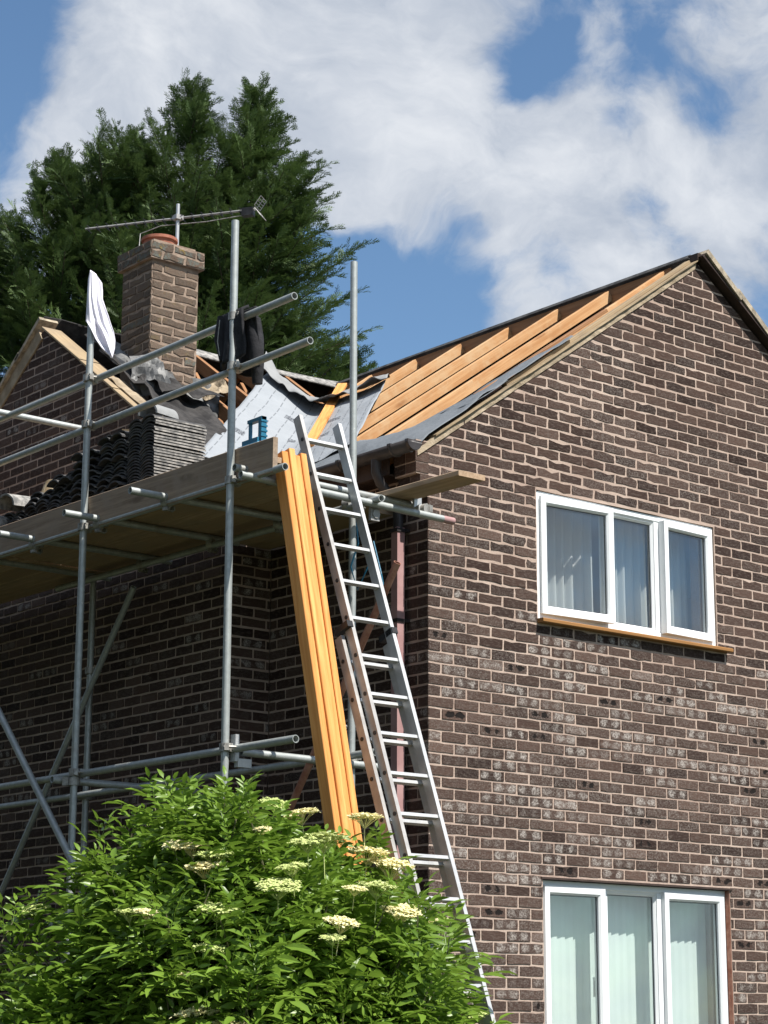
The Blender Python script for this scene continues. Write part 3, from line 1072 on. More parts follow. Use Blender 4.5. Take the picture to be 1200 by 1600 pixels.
# bed of mortar and old undercloak on the near verge
def strip_along(name, y0, y1, x0, x1, off, th, mat, seg=40, rag=0.006, par=None):
    b = MB()
    vs, fs = [], []
    for i in range(seg + 1):
        x = x0 + (x1 - x0) * i / seg
        z = 2.335 + SL * x + off
        r = lambda: random.uniform(-rag, rag)
        vs += [(x, y0 + r(), z), (x, y1, z), (x, y1, z + th + r()), (x, y0 + r(), z + th + r())]
    for i in range(seg):
        for k in range(4):
            fs.append((i * 4 + k, i * 4 + (k + 1) % 4, i * 4 + 4 + (k + 1) % 4, i * 4 + 4 + k))
    fs += [(3, 2, 1, 0), (seg * 4, seg * 4 + 1, seg * 4 + 2, seg * 4 + 3)]
    return b.add(vs, fs).build(name, mat, par or house, (x0, 0, 2.4))
strip_along('verge_mortar', -0.010, 0.10, -0.10, 2.735, -0.052, 0.05, M['verge'])
strip_along('undercloak', -0.028, 0.09, 0.05, 2.74, 0.0, 0.012, M['tan_board'], 24, 0.003)
board('batten', (0.75, 0.05, 2.335 + SL * 0.75 + 0.027), (2.70, 0.05, 2.335 + SL * 2.70 + 0.027), (0, 1, 0), 0.055, 0.026, M['tan_board'], house)
cap = MB()
cap.obox((2.752, 0.02, 4.295), (0.022, 0, 0), (0, 0.05, 0), (0, 0, 0.028))
cap.build('verge_mortar', M['fascia'], house, (2.75, 0, 4.28))

# grey eaves membrane on the lower slope, running up the verge
def eaves_mem(u, v):
    y = -0.015 + 1.62 * u
    top = 0.30 + 0.34 * min(1, max(0, (0.45 - y) / 0.45)) ** 0.8 + 0.10 * smooth_noise(y, 2, 3) + 0.12 * max(0, y - 1.0)
    x = -0.17 + (top + 0.17) * v
    lift = 0.006 + 0.024 * smooth_noise(u * 9, v * 4, 1.0) + 0.008 * smooth_noise(u * 26, v * 9, 1.0) + (0.03 * max(0, -x / 0.17) if x < 0 else 0) * -1.2
    p = Vector((x, y, zm(x))) + SN * lift
    return tuple(p)
grid_obj('eaves_membrane', eaves_mem, 44, 16, M['membrane_grey'], house, (0.2, 0.6, 2.5), 0.002)
def verge_mem(u, v):
    x = 0.4 + 1.0 * u
    y = -0.01 + (0.32 * (1 - u) ** 0.7 + 0.02) * v
    return tuple(Vector((x, y, zm(x))) + SN * (0.014 + 0.02 * smooth_noise(u * 8, v * 3, 1.0)))
grid_obj('verge_membrane', verge_mem, 26, 6, M['membrane_grey'], house, (0.9, 0.1, 3.0), 0.002)

# printed breather membrane laid up the valley, with its top edge folded over
Vd, Vc = Vector((1, 1, 0)) / math.sqrt(2), Vector((1, -1, 0)) / math.sqrt(2)
def valley_pt(s_, t_, lift=0.0):
    q = Vector((0, 1.77, 0)) + Vd * s_ + Vc * t_
    a, b2 = zm(q.x), zw(q.y)
    k = 0.10
    h = max(0.0, 1 - abs(a - b2) / k) if abs(a - b2) < k else 0.0
    z = max(a, b2) + h * h * k * 0.25
    return Vector((q.x, q.y, z + 0.022 + lift))
def valley(u, v):
    t_ = -0.53 + 1.16 * u
    smax = 3.12 - 0.95 * u
    s_ = -0.22 + (smax + 0.22) * v
    return tuple(valley_pt(s_, t_, 0.030 * smooth_noise(u * 6, v * 7, 1.0) + 0.016 * smooth_noise(u * 15, v * 13, 1.0) + 0.05 * max(0, v - 0.85)))
grid_obj('valley_membrane', valley, 48, 60, M['membrane'], house, (0.8, 2.6, 3.0), 0.002)
def flap(u, v):
    t_ = -0.56 + 1.22 * u
    smax = 3.12 - 0.95 * u
    fall = 0.36 + 0.13 * smooth_noise(u * 5, 1.3, 1) + 0.16 * max(0, 0.45 - abs(u - 0.40))
    s_ = smax + 0.04 - fall * v
    corner = max(0.0, 1 - u / 0.12) * (1 - v) ** 1.5
    ragged = 0.05 * smooth_noise(u * 9, v * 3, 1) + 0.03 * smooth_noise(u * 21, v * 6, 1)
    p = valley_pt(s_, t_ + 0.03 * math.sin(7 * u) * v, 0.02 + ragged * (0.5 + v) + 0.035 * math.sin(math.pi * v) + 0.17 * corner + 0.05 * v * v)
    return tuple(p)
grid_obj('membrane_flap', flap, 60, 14, M['membrane_back'], house, (1.6, 3.4, 3.7), 0.003)
board('batten', (0.50, 1.99, 2.81), (2.388, 3.977, 4.12), (1, -1, 0), 0.085, 0.03, M['timber'], house)

# wing roof: rafters, truss webs, felt and the rest of its tiles
for x in (0.62, 1.12, 1.62, 2.12):
    board('rafter', Vector((x, max(1.8, x + 1.8), zw(max(1.8, x + 1.8)))) - WN * 0.055, Vector((x, 4.54, zw(4.54))) - WN * 0.055, WN, 0.11, 0.045, M['old_rafter'], house)
for x in (0.66, 1.16, 1.66):
    board('truss_web', (x, 3.0, 2.4), (x, 3.9, 3.72), (0, 1, 0), 0.075, 0.038, M['old_rafter'], house)
    board('truss_web', (x, 4.55, 4.1), (x, 3.3, 2.45), (0, 1, 0), 0.075, 0.038, M['old_rafter'], house)
    board('truss_web', (x - 0.02, 4.55, 4.2), (x - 0.02, 6.9, 2.55), (0, 0, 1), 0.09, 0.038, M['old_rafter'], house)
board('binder', (0.30, 3.45, 2.98), (2.2, 3.45, 2.98), (0, 0, 1), 0.09, 0.04, M['old_rafter'], house)
board('purlin', (0.45, 3.1, 2.86), (2.0, 3.9, 3.4), (0, 0, 1), 0.08, 0.03, M['old_rafter'], house)
def wing_back(u, v):
    x = -0.37 + 3.3 * u
    y = 4.56 + 2.95 * v
    return (x, y, 4.325 - SL * (y - 4.555) + 0.008 * math.sin(30 * u))
grid_obj('wing_rear_felt', wing_back, 20, 10, M['felt'], house, (1, 5.5, 3.5), 0.01)
def ridge_rag(u, v):
    x = 0.42 + 2.7 * u
    y = 4.60 - 0.10 * v - 0.08 * v * smooth_noise(u * 9, 2, 1)
    z = 4.345 - 0.10 * v + 0.03 * smooth_noise(u * 11, v, 1.0)
    return (x, y, z)
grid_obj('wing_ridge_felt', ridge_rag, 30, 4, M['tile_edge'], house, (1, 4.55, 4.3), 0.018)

# verge boards of the wing gable: front one bared, rear one still tiled
YR = 4.555
def wing_line(y): return 4.215 - 0.70 * abs(y - YR)
for y0, y1 in ((4.50, 3.87), (3.865, 3.35), (3.34, 2.76), (2.75, 2.2)):
    r = random.uniform(-0.006, 0.006)
    board('undercloak', (-0.335, y0, wing_line(y0) + 0.022 + r), (-0.335, y1, wing_line(y1) + 0.022 - r), (1, 0, 0), 0.19, 0.018, M['tan_board'], house)
def wing_mortar(u, v):
    y = 3.55 - 1.0 * u
    return (-0.36 + 0.16 * v, y, wing_line(y) + 0.035 + 0.055 * smooth_noise(u * 12, v * 3, 1) * math.sin(math.pi * min(1, v + 0.15)))
grid_obj('verge_mortar', wing_mortar, 26, 5, M['verge'], house, (-0.3, 3, 3.2), 0.01, smooth=False)
for y0, y1 in ((4.60, 5.5), (5.5, 6.5), (6.5, 7.45)):
    board('verge_board', (-0.375, y0, wing_line(y0) - 0.01), (-0.375, y1, wing_line(y1) - 0.01), (0, 0.7, 1), 0.13, 0.022, M['verge'], house)
for i in range(9):
    y0 = 4.56 + 0.335 * i
    y1 = y0 + 0.385
    c = Vector((-0.33, (y0 + y1) / 2, (wing_line(y0) + wing_line(y1)) / 2 + 0.078))
    d = Vector((0, y1 - y0, wing_line(y1) - wing_line(y0) - 0.015)) / 2
    MB().obox(c, (0.09, 0, 0), d, Vector((0, 0.7, 1)).normalized() * 0.016).build('verge_tile', M['verge_tile'], house, tuple(c))

# sheeting left on the wing's front slope beside the chimney
def wing_felt(u, v):
    x = -0.26 + 0.52 * u
    y = 2.15 + (1.30 + 0.22 * smooth_noise(u * 5, 1, 1)) * v
    return tuple(Vector((x, y, zw(y))) + WN * (0.0 + 0.10 * smooth_noise(u * 7, v * 8, 1.0) * v))
grid_obj('torn_felt', wing_felt, 22, 22, M['felt'], house, (0, 2.8, 3.1), 0.006, smooth=False)
def wing_felt2(u, v):
    x = -0.20 + 0.26 * u
    y = 3.40 + 0.80 * v
    return tuple(Vector((x, y, zw(y))) + WN * (0.02 + 0.03 * smooth_noise(u * 7, v * 8, 1.0)))
grid_obj('torn_felt', wing_felt2, 10, 16, M['felt'], house, (0, 4, 3.6), 0.006, smooth=False)


def crumple(name, c, ex, ey, lift, mat, seed, n=9, amp=0.06, par=None):
    c, ex, ey = Vector(c), Vector(ex), Vector(ey)
    nn = ex.cross(ey).normalized()
    def fn(u, v):
        a, b2 = u - 0.5, v - 0.5
        return tuple(c + ex * (a * (1 + 0.3 * smooth_noise(v * 4, seed, 1))) + ey * (b2 * (1 + 0.4 * smooth_noise(u * 4, seed + 5, 1)))
                     + nn * (lift + amp * (smooth_noise(u * 4 + seed, v * 4 + seed, 1.0) - 0.4)))
    return grid_obj(name, fn, n, n, mat, par or house, tuple(c), 0.004, smooth=False)


crumple('flashing', (0.30, 3.37, 3.50), (0.55, -0.02, 0.0), (0, 0.10, 0.30), -0.02, M['lead'], 3.0, amp=0.07)
crumple('flashing', (-0.09, 3.36, 3.56), (0.22, -0.12, 0.0), (0.02, 0.14, 0.30), 0.03, M['lead'], 8.0, amp=0.10)
crumple('flashing', (-0.10, 3.72, 3.82), (0.03, 0.6, 0.36), (0.13, 0, 0.08), 0.0, M['lead'], 5.0, amp=0.05)
crumple('flashing', (0.55, 3.38, 3.56), (0.20, -0.06, 0.1), (0.0, 0.18, 0.14), 0.02, M['verge'], 2.0, amp=0.09)
crumple('torn_felt', (0.10, 3.20, 3.42), (0.42, 0, 0), (0, 0.34, 0.20), 0.05, M['felt'], 9.0, amp=0.12)

# ------------------------------------------------------------------ fascia, gutter, downpipe
board('fascia', (-0.155, 0.23, 2.20), (-0.155, 1.75, 2.20), (0, 0, 1), 0.17, 0.022, M['fascia'], house)
board('soffit', (-0.075, 0.23, 2.118), (-0.075, 1.75, 2.118), (1, 0, 0), 0.15, 0.012, M['fascia'], house)
gt = MB()
vs, fs = [], []
SEG = 10
for j, y in enumerate((-0.135, 1.72)):
    for k in range(SEG + 1):
        a = math.pi * k / SEG
        vs.append((-0.232 - 0.058 * math.cos(a), y, 2.268 - 0.062 * math.sin(a)))
for k in range(SEG):
    fs.append((k, k + 1, SEG + 2 + k, SEG + 1 + k))
gt.add(vs, fs)
gt.add([(-0.232 - 0.064 * math.cos(math.pi * k / SEG), -0.137, 2.272 - 0.068 * math.sin(math.pi * k / SEG)) for k in range(SEG + 1)]
       + [(-0.232 - 0.064 * math.cos(math.pi * k / SEG), -0.112, 2.272 - 0.068 * math.sin(math.pi * k / SEG)) for k in range(SEG + 1)],
       [tuple(range(SEG + 1)), tuple(range(SEG + 1, 2 * SEG + 2))] + [(k, k + 1, SEG + 2 + k, SEG + 1 + k) for k in range(SEG)])
gut = gt.build('gutter', M['gutter'], house, (-0.232, 0.8, 2.25), smooth=True)
md = gut.modifiers.new('thickness', 'SOLIDIFY')
md.thickness = 0.003
for y in (0.06, 0.62, 1.2):
    br = MB()
    br.box((-0.298, y - 0.018, 2.255), (-0.166, y + 0.018, 2.275))
    br.rings([(-0.232 - 0.064 * math.cos(math.pi * k / 6), y, 2.268 - 0.068 * math.sin(math.pi * k / 6)) for k in range(7)], [0.010] * 7, 6)
    br.build('bracket', M['gutter'], gut, (-0.232, y, 2.2))
dp = MB()
dp.rings([(-0.232, 0.27, 2.215), (-0.232, 0.27, 2.13), (-0.20, 0.265, 2.06), (-0.105, 0.245, 1.95), (-0.066, 0.235, 1.90), (-0.066, 0.235, 1.74)], [0.036] * 6, 12)
dp.build('swan_neck', M['gutter'], house, (-0.1, 0.25, 2.0), smooth=True)
pp = MB()
pp.box((-0.100, 0.202, -2.8), (-0.035, 0.267, 1.76))
pipe = pp.build('downpipe', M['pipe'], house, (-0.066, 0.235, -2.8))
for z in (1.74, 1.12, -0.35, -1.8):
    c = MB().box((-0.107, 0.195, z - 0.012), (-0.028, 0.274, z + 0.012))
    c.box((-0.035, 0.185, z - 0.01), (-0.004, 0.284, z + 0.01))
    c.build('clip', M['gutter'], pipe, (-0.066, 0.235, z))

# ------------------------------------------------------------------ chimney
CX0, CX1, CY0, CY1, CT = -0.035, 0.42, 3.43, 3.87, 4.60
ch = MB()
ch.box((CX0, CY0, 2.9), (CX1, CY1, CT))
ch.box((CX0 - 0.035, CY0 - 0.035, CT + 0.0), (CX1 + 0.035, CY1 + 0.035, CT + 0.148))
ch.box((CX0 + 0.02, CY0 + 0.02, CT + 0.148), (CX1 - 0.02, CY1 - 0.02, CT + 0.185))
chim = ch.build('chimney', M['chimney_mortar'], house, (0.2, 3.65, 3.4))


def zone_chim(u, v):
    capz = v > CT - 0.03
    return (0.0045, 0.0042, 0.006, 0.006, 0.0, 0.9 if (capz or random.random() < 0.12) else 0.15, 0.25 if capz else -0.02)


def chim_face(u0, u1, frame, z0, z1, zoff, first_odd, nm):
    lay = []
    for poly, rect, i in layout(u0, u1, z0 - zoff, z1 - zoff, first_odd):
        if rect[1] < z0 - zoff - 0.01 or rect[3] > z1 - zoff + 0.01: continue
        lay.append(([(a, b + zoff) for a, b in poly], (rect[0], rect[1] + zoff, rect[2], rect[3] + zoff), i))
    o, ua, nn = (Vector(q) for q in frame)
    for poly, rect, i in lay:
        jit, shrink, proud, rt, lumpy, dust, dark = zone_chim(0, (rect[1] + rect[3]) / 2)
        vs, fs, uvs = brick_geom(poly, rect, jit, shrink, proud, False, rt)
        wv = [tuple(o + ua * u + Vector((0, 0, v)) + nn * d) for u, v, d in vs]
        cen = tuple(sum(q[k] for q in wv) / len(wv) for k in range(3))
        me = brick_mesh(nm, [(wv, fs, uvs, (min(1, max(0, random.gauss(0.45 - dark, 0.25))), 0.4, dust, 1))], cen, M['chimney_brick'])
        link(bpy.data.objects.new(nm, me), chim, cen)


chim_face(CX0, CX1, ((0, CY0, 0), (1, 0, 0), (0, -1, 0)), 3.475, CT, 0.0, False, 'chimney_brick')
chim_face(CY0, CY1, ((CX0, 0, 0), (0, 1, 0), (-1, 0, 0)), 3.70, CT, 0.0, True, 'chimney_brick')
chim_face(CX0 - 0.035, CX1 + 0.035, ((0, CY0 - 0.035, 0), (1, 0, 0), (0, -1, 0)), CT, CT + 0.15, CT % 0.075, True, 'chimney_brick')
chim_face(CY0 - 0.035, CY1 + 0.035, ((CX0 - 0.035, 0, 0), (0, 1, 0), (-1, 0, 0)), CT, CT + 0.15, CT % 0.075, False, 'chimney_brick')
pot = MB()
PC = (0.14, 3.60)
prof = [(0.125, 4.78), (0.135, 4.80), (0.135, 4.855), (0.152, 4.86), (0.152, 4.885), (0.128, 4.885), (0.118, 4.80)]
vs, fs = [], []
SG = 24
for r, z in prof:
    for k in range(SG):
        a = 2 * math.pi * k / SG
        vs.append((PC[0] + r * math.cos(a), PC[1] + r * math.sin(a), z - 0.03))
for i in range(len(prof) - 1):
    for k in range(SG):
        fs.append((i * SG + k, i * SG + (k + 1) % SG, (i + 1) * SG + (k + 1) % SG, (i + 1) * SG + k))
pot.add(vs, fs).build('chimney_pot', M['pot'], chim, (PC[0], PC[1], 4.75), smooth=True)

# ------------------------------------------------------------------ television aerial on the chimney
aer = thing('television_aerial', 'long grey television aerial on a short mast beside the chimney pot', 'aerial', (0.34, 3.64, 4.6))
MB().rings([(0.34, 3.64, 4.55), (0.34, 3.64, 5.235)], [0.016, 0.016], 10).build('mast', M['alu'], aer, (0.34, 3.64, 4.6), smooth=True)
A0, A1 = Vector((-0.12, 4.36, 5.11)), Vector((0.745, 3.09, 5.125))
bd = (A1 - A0).normalized()
MB().rings([A0, A1], [0.011, 0.011], 8).build('boom', M['alu_old'], aer, tuple(A0), smooth=True)
cr = Vector((bd.y, -bd.x, 0)) * 1.0
em = None
for i in range(17):
    c = A0.lerp(A1, 0.02 + 0.9 * i / 16)
    if em is None:
        b = MB()
        b.rings([-cr * 0.05 + Vector((0, 0, .012)), cr * 0.05 + Vector((0, 0, .012))], [0.004] * 2, 6)
        b.rings([-cr * 0.05 - Vector((0, 0, .022)), cr * 0.05 - Vector((0, 0, .022))], [0.004] * 2, 6)
        b.obox((0, 0, -0.004), bd * 0.006, cr * 0.007, (0, 0, 0.022))
        em = b.mesh('director_element', M['dark'])
    link(bpy.data.objects.new('director_element', em), aer, tuple(c))
rf = MB()
rc = A1 + bd * 0.02
for sgn in (-1, 1):
    for k in range(5):
        t = k / 4
        q = rc + Vector((0, 0, sgn * (0.01 + 0.075 * t))) + bd * 0.055 * t
        rf.rings([q - cr * 0.07, q + cr * 0.07], [0.003] * 2, 6)
    for e in (-0.07, 0.0, 0.07):
        rf.rings([rc + cr * e + Vector((0, 0, sgn * 0.01)), rc + cr * e + Vector((0, 0, sgn * 0.085)) + bd * 0.055], [0.003] * 2, 6)
rf.build('reflector', M['alu_old'], aer, tuple(rc))
jb = MB().obox(A1 - bd * 0.06 - Vector((0, 0, .02)), bd * 0.05, cr * 0.03, (0, 0, 0.035))
jb.build('dipole_box', M['dark'], aer, tuple(A1))
MB().obox((0.34, 3.64, 5.112), (0.035, 0, 0), (0, 0.035, 0), (0, 0, 0.02)).build('mast_clamp', M['alu_old'], aer, (0.34, 3.64, 5.11))
cab = [A1 - bd * 0.08 - Vector((0, 0, .04)), A0.lerp(A1, .72) - Vector((0, 0, .06)), A0.lerp(A1, .45) - Vector((0, 0, .05)), A0.lerp(A1, .33) - Vector((0, 0, .10)),
       Vector((0.10, 3.85, 4.86)), Vector((0.06, 3.83, 4.72))]
MB().rings(cab, [0.004] * len(cab), 6).build('cable', M['alu_old'], aer, tuple(A1))

# ------------------------------------------------------------------ scaffold
scf = thing('tube_scaffold', 'galvanised tube and board scaffold around the house corner', 'scaffold', (-1.1, 1.7, -2.8))
XO, XI = -1.62, -0.60
tube('standard', (XO, 0.0, -2.78), (XO - 0.01, -0.005, 3.51), parent=scf)
tube('standard', (XO, 1.745, -2.78), (XO, 1.735, 3.60), parent=scf)
tube('standard', (XI, 0.05, -2.78), (XI - 0.01, 0.05, 3.485), parent=scf)
tube('standard', (XI, 3.25, -2.78), (XI, 3.25, 1.80), parent=scf)
tube('standard', (XO, 3.50, -2.78), (XO, 3.50, 3.5), parent=scf)
tube('ledger', (XO + 0.05, -0.50, 1.79), (XO + 0.05, 6.2, 1.84), parent=scf)
tube('ledger', (XI - 0.05, -0.30, 1.775), (XI - 0.05, 3.7, 1.80), parent=scf)
tube('ledger', (XO + 0.05, -0.64, 0.115), (XO + 0.05, 6.2, 0.115), parent=scf)
tube('ledger', (XI - 0.05, -0.25, 0.148), (XI - 0.05, 6.0, 0.16), parent=scf)
tube('guard_rail', (XO + 0.05, -0.57, 2.865), (XO + 0.05, 6.2, 2.87), parent=scf)
tube('guard_rail', (XO + 0.05, -0.735, 2.535), (XO + 0.05, 6.2, 2.515), parent=scf)
tube('guard_rail', (-2.3, 2.95, 2.885), (-0.93, 2.95, 2.885), parent=scf)
for y, x0, x1, z in ((0.77, -1.87, -0.42, 1.835), (1.60, -1.86, -0.42, 1.84), (2.46, -1.87, -0.42, 1.845), (3.3, -1.87, -0.42, 1.85)):
    tube('transom', (x0, y, z), (x1, y, z), parent=scf)
tube('transom', (-1.68, -0.12, 1.842), (-0.235, -0.12, 1.825), parent=scf)
tube('transom', (-1.70, -0.215, 1.775), (0.035, -0.215, 1.742), parent=scf)
tube('transom', (-1.52, -0.02, 0.10), (-0.40, 0.02, 0.098), parent=scf)
tube('transom', (-1.75, 1.81, 0.07), (-0.40, 1.81, 0.07), parent=scf)
rb = tube('brace', (XI - 0.10, -0.52, 1.31), (XI - 0.10, 0.62, -0.22), mat=M['rust'], parent=scf)
rb['label'] = 'rusty red brace'
tube('brace', (XI - 0.08, 2.55, 1.63), (XI - 0.08, 4.45, -0.68), parent=scf)
tube('brace', (XO - 0.06, 3.3, 1.26), (XO - 0.06, 1.45, -0.66), parent=scf)
# fading red paint on the end of the long transom
tip = MB().rings([(-0.06, -0.215, 1.7435), (0.036, -0.215, 1.7417)], [0.0246] * 2, 14, False)
tip.build('paint_band', M['pipe'], scf, (0, -0.2, 1.74), smooth=True)

# couplers
cm = MB()
cm.rings([(0, 0, -0.022), (0, 0, 0.022)], [0.034, 0.034], 12)
cm.obox((0.040, 0.012, 0), (0.018, 0, 0), (0, 0.020, 0), (0, 0, 0.024))
cm.rings([(-0.02, -0.045, 0), (0.055, -0.045, 0)], [0.007, 0.007], 6)
cm.obox((-0.005, -0.042, 0), (0.012, 0, 0), (0, 0.010, 0), (0, 0, 0.018))
cm.obox((0.055, -0.03, 0), (0.007, 0, 0), (0, 0.012, 0), (0, 0, 0.012))
coup_me = cm.mesh('coupler', M['coupler'], smooth=True)


def coupler(x, y, z, rz=0.0, rx=0.0):
    o = link(bpy.data.objects.new('coupler', coup_me), scf, (x, y, z))
    o.scale = (1.15, 1.15, 1.15)
    o.rotation_euler = (rx, 0, rz)


for (y, zs) in ((0.0, (1.79, 0.12, 2.865, 2.535)), (1.74, (1.80, 0.12, 2.865, 2.53))):
    for z in zs: coupler(XO, y, z, random.uniform(-0.4, 0.1))
for y in (0.77, 1.60, 2.46): coupler(XO + 0.05, y + 0.02, 1.81, 0.3, math.pi / 2)
coupler(XI, 0.05, 1.79, 0.5)
coupler(XI, 0.05, 0.15, 0.8)
coupler(XI - 0.03, 0.20, 0.36, 0.2)
coupler(XI, 3.25, 1.10, 0.4)
coupler(XI, 3.25, 0.15, 2.0)
coupler(XO, 1.745, 0.06, 2.2)
coupler(-1.40, -0.12, 1.835, 0, math.pi / 2)
coupler(-0.20, -0.19, 1.79, 0.3, math.pi / 2)
for (y) in (0.05, 0.8, 1.6, 2.5): coupler(XI - 0.05, y, 1.80, 0.4, math.pi / 2)
pl = MB()
pl.obox((XO + 0.055, -0.02, 0.12), (0.014, 0, 0), (0, 0.026, 0), (0, 0, 0.082))
pl.obox((XO + 0.11, -0.03, 0.03), (0.05, 0, 0), (0, 0.02, 0), (0, 0, 0.026))
pl.build('base_clamp', M['alu'], scf, (XO, 0, 0.1))
bc = MB()
bc.obox((-0.605, -0.17, 1.70), (0.035, 0, 0), (0, 0.012, 0), (0, 0, 0.045))
bc.rings([(-0.60, -0.19, 1.70), (-0.60, -0.15, 1.70)], [0.03, 0.03], 10)
bc.build('board_clip', M['alu_old'], scf, (-0.6, -0.17, 1.72))
bc = MB()
bc.obox((-0.235, -0.145, 1.83), (0.012, 0, 0), (0, 0.05, 0), (0, 0, 0.05))
bc.obox((-0.26, -0.19, 1.845), (0.03, 0, 0.02), (0, 0.01, 0), (0, 0, 0.035))
bc.build('board_clip', M['alu'], scf, (-0.24, -0.15, 1.83))

# boards
for i in range(5):
    x = -1.449 + 0.2125 * i
    y1 = 6.0
    ends = (((-0.30 if i == 0 else 0.14) + random.uniform(-.05, .05), 3.18 + random.uniform(-.02, .02)), (3.2, 6.0))
    for a, b2 in ends:
        board('scaffold_board', (x, a, 1.883 + random.uniform(-.003, .003)), (x, b2, 1.887), (1, 0, 0), 0.2105, 0.036, M['deck'], scf, 0.008)
board('scaffold_board', (-0.372, -0.86, 1.862), (-0.372, 1.72, 1.885), (1, 0, 0), 0.224, 0.036, M['deck'], scf, 0.004)
board('scaffold_board', (-0.146, 0.32, 1.884), (-0.146, 1.74, 1.886), (1, 0, 0), 0.215, 0.036, M['deck'], scf, 0.006)
board('toe_board', (XO + 0.046, -0.40, 1.884), (XO + 0.046, 3.4, 1.917), (0, 0, 1), 0.225, 0.036, M['board'], scf, 0.004)
board('toe_board', (XO + 0.046, 3.41, 1.93), (XO + 0.046, 6.1, 1.95), (0, 0, 1), 0.225, 0.036, M['board'], scf, 0.004)

# ------------------------------------------------------------------ ladder
lad = thing('extension_ladder', 'double aluminium extension ladder leaning on the scaffold by the house corner', 'ladder', (-1.02, -2.0, -2.8))
LD = Vector((0, 0.38, 1)).normalized()
LNW = Vector((0, 1, -0.38)).normalized()                 # towards the wall
def lpt(x, z, d=0.0):
    return Vector((x, -1.515 + 0.38 * (z + 1.494), z)) + LNW * d
def stile(x, za, zb, d, mat, face):
    """channel section: web with two flanges turned outwards"""
    a, b2 = lpt(x, za, d), lpt(x, zb, d)
    c, h = (a + b2) / 2, (b2 - a) / 2
    m = MB()
    m.obox(c, h, LNW * 0.031, (0.002, 0, 0))
    for sg in (-1, 1):
        m.obox(c + LNW * 0.031 * sg + Vector((0.011 * face, 0, 0)), h, LNW * 0.002, (0.0135, 0, 0))
    return m.build('stile', mat, lad, tuple(c))
XL, XR = -1.180, -0.862
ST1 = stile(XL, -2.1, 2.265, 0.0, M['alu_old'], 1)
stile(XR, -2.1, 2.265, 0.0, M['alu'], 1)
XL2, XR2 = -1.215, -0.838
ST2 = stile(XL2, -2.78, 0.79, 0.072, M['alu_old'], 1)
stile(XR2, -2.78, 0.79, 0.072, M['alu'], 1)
def rung(xa, xb, z, d):
    m = MB()
    L = (xb - xa) / 2
    m.obox((0, 0, 0), (L, 0, 0), LNW * 0.016, LD * 0.010)
    m.obox(LD * 0.010, (L, 0, 0), LNW * 0.013, LD * 0.002)
    k = ('rung', round(L, 3))
    if k not in MESH_CACHE: MESH_CACHE[k] = m.mesh('rung', M['alu'])
    o = link(bpy.data.objects.new('rung', MESH_CACHE[k]), lad, tuple(lpt((xa + xb) / 2, z, d)))
    e = MB()
for i in range(18): rung(XL, XR + 0.012, 2.10 - 0.252 * i * 0.965, -0.006)
for i in range(14): rung(XL2, XR2 + 0.012, 2.10 - 0.243 * (i + 6) - 0.004, 0.076)
hm = MB().rings([(-0.004, 0, 0), (0.001, 0, 0)], [0.013, 0.013], 10)
hme = hm.mesh('rung_end', M['dark'])
for i in range(18): link(bpy.data.objects.new('rung_end', hme), ST1, tuple(lpt(XL - 0.002, 2.10 - 0.243 * i, -0.006)))
for i in range(15): link(bpy.data.objects.new('rung_end', hme), ST2, tuple(lpt(XL2 - 0.002, 2.10 - 0.243 * (i + 6) - 0.004, 0.076)))
for x in (XL - 0.012, XR + 0.02):
    c = lpt(x, 0.83, 0.03)
    MB().obox(c, (0.022, 0, 0), LNW * 0.068, LD * 0.02).build('guide_bracket', M['dark'], lad, tuple(c))
for x in (XL2, XR2):
    c = lpt(x, -2.76, 0.072)
    MB().obox(c, (0.02, 0, 0), LNW * 0.04, LD * 0.03).build('foot', M['dark'], lad, tuple(c))

# ------------------------------------------------------------------ leaning timbers
TB = [(-1.296, -0.132, 1.945, 0.03, 0), (-1.3435, -0.124, 1.925, 0.028, 0), (-1.391, -0.14, 1.96, 0.032, 0), (-1.4385, -0.127, 1.935, 0.028, 0)]
TLAB = ['orange treated timber board nearest the ladder in the leaning bundle', 'second orange board from the ladder in the leaning bundle',
        'middle orange board of the bundle leaning on the scaffold', 'orange board at the shaded side of the bundle farthest from the ladder']
for (x, dy, zt, tilt, _), lb in zip(TB, TLAB):
    a = Vector((x + tilt, -0.22 + 0.225 * (-2.78 - 1.95) + dy + 0.05, -2.78))
    b2 = Vector((x, -0.19 + 0.225 * (zt - 1.95) + dy + 0.05, zt))
    o = board('timber_board', a, b2, (0, 1, 0), 0.098, 0.046, M['timber'], None, 0.004)
    tag(o, lb, 'timber', 'timber boards leaning on the scaffold')

# ------------------------------------------------------------------ roof tiles stacked on the boards
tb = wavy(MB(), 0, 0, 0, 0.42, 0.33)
tile_me = tb.mesh('roof_tile', [M['tile'], M['tile_edge']])  # side edges carry the paler tone, sunlight put into the colour
tile_dark = wavy(MB(), 0, 0, 0, 0.42, 0.33).mesh('roof_tile', [M['tile'], M['tile']])
lich_me = wavy(MB(), 0, 0, 0, 0.40, 0.30).mesh('roof_tile', [M['lichen_tile'], M['lichen_tile']])
ORD = ['topmost'] + [q + ' from top,' for q in ('second third fourth fifth sixth seventh eighth ninth tenth eleventh twelfth thirteenth fourteenth fifteenth sixteenth '
       'seventeenth eighteenth nineteenth twentieth twenty-first twenty-second twenty-third twenty-fourth twenty-fifth twenty-sixth twenty-seventh twenty-eighth').split()]
STK = [(1.295, 28, 0.0, 'of the tall neat stack nearest the blue carrier'), (1.635, 26, 0.03, 'of the stack right beside the tall neat one'),
       (1.975, 23, 0.05, 'of the stack behind the white-draped pole'), (2.315, 19, 0.06, 'of the stack just beyond the white-draped pole'),
       (2.655, 16, 0.08, 'of the low stack under the lichened tiles'), (2.99, 11, 0.12, 'of the lowest stack at the far end')]
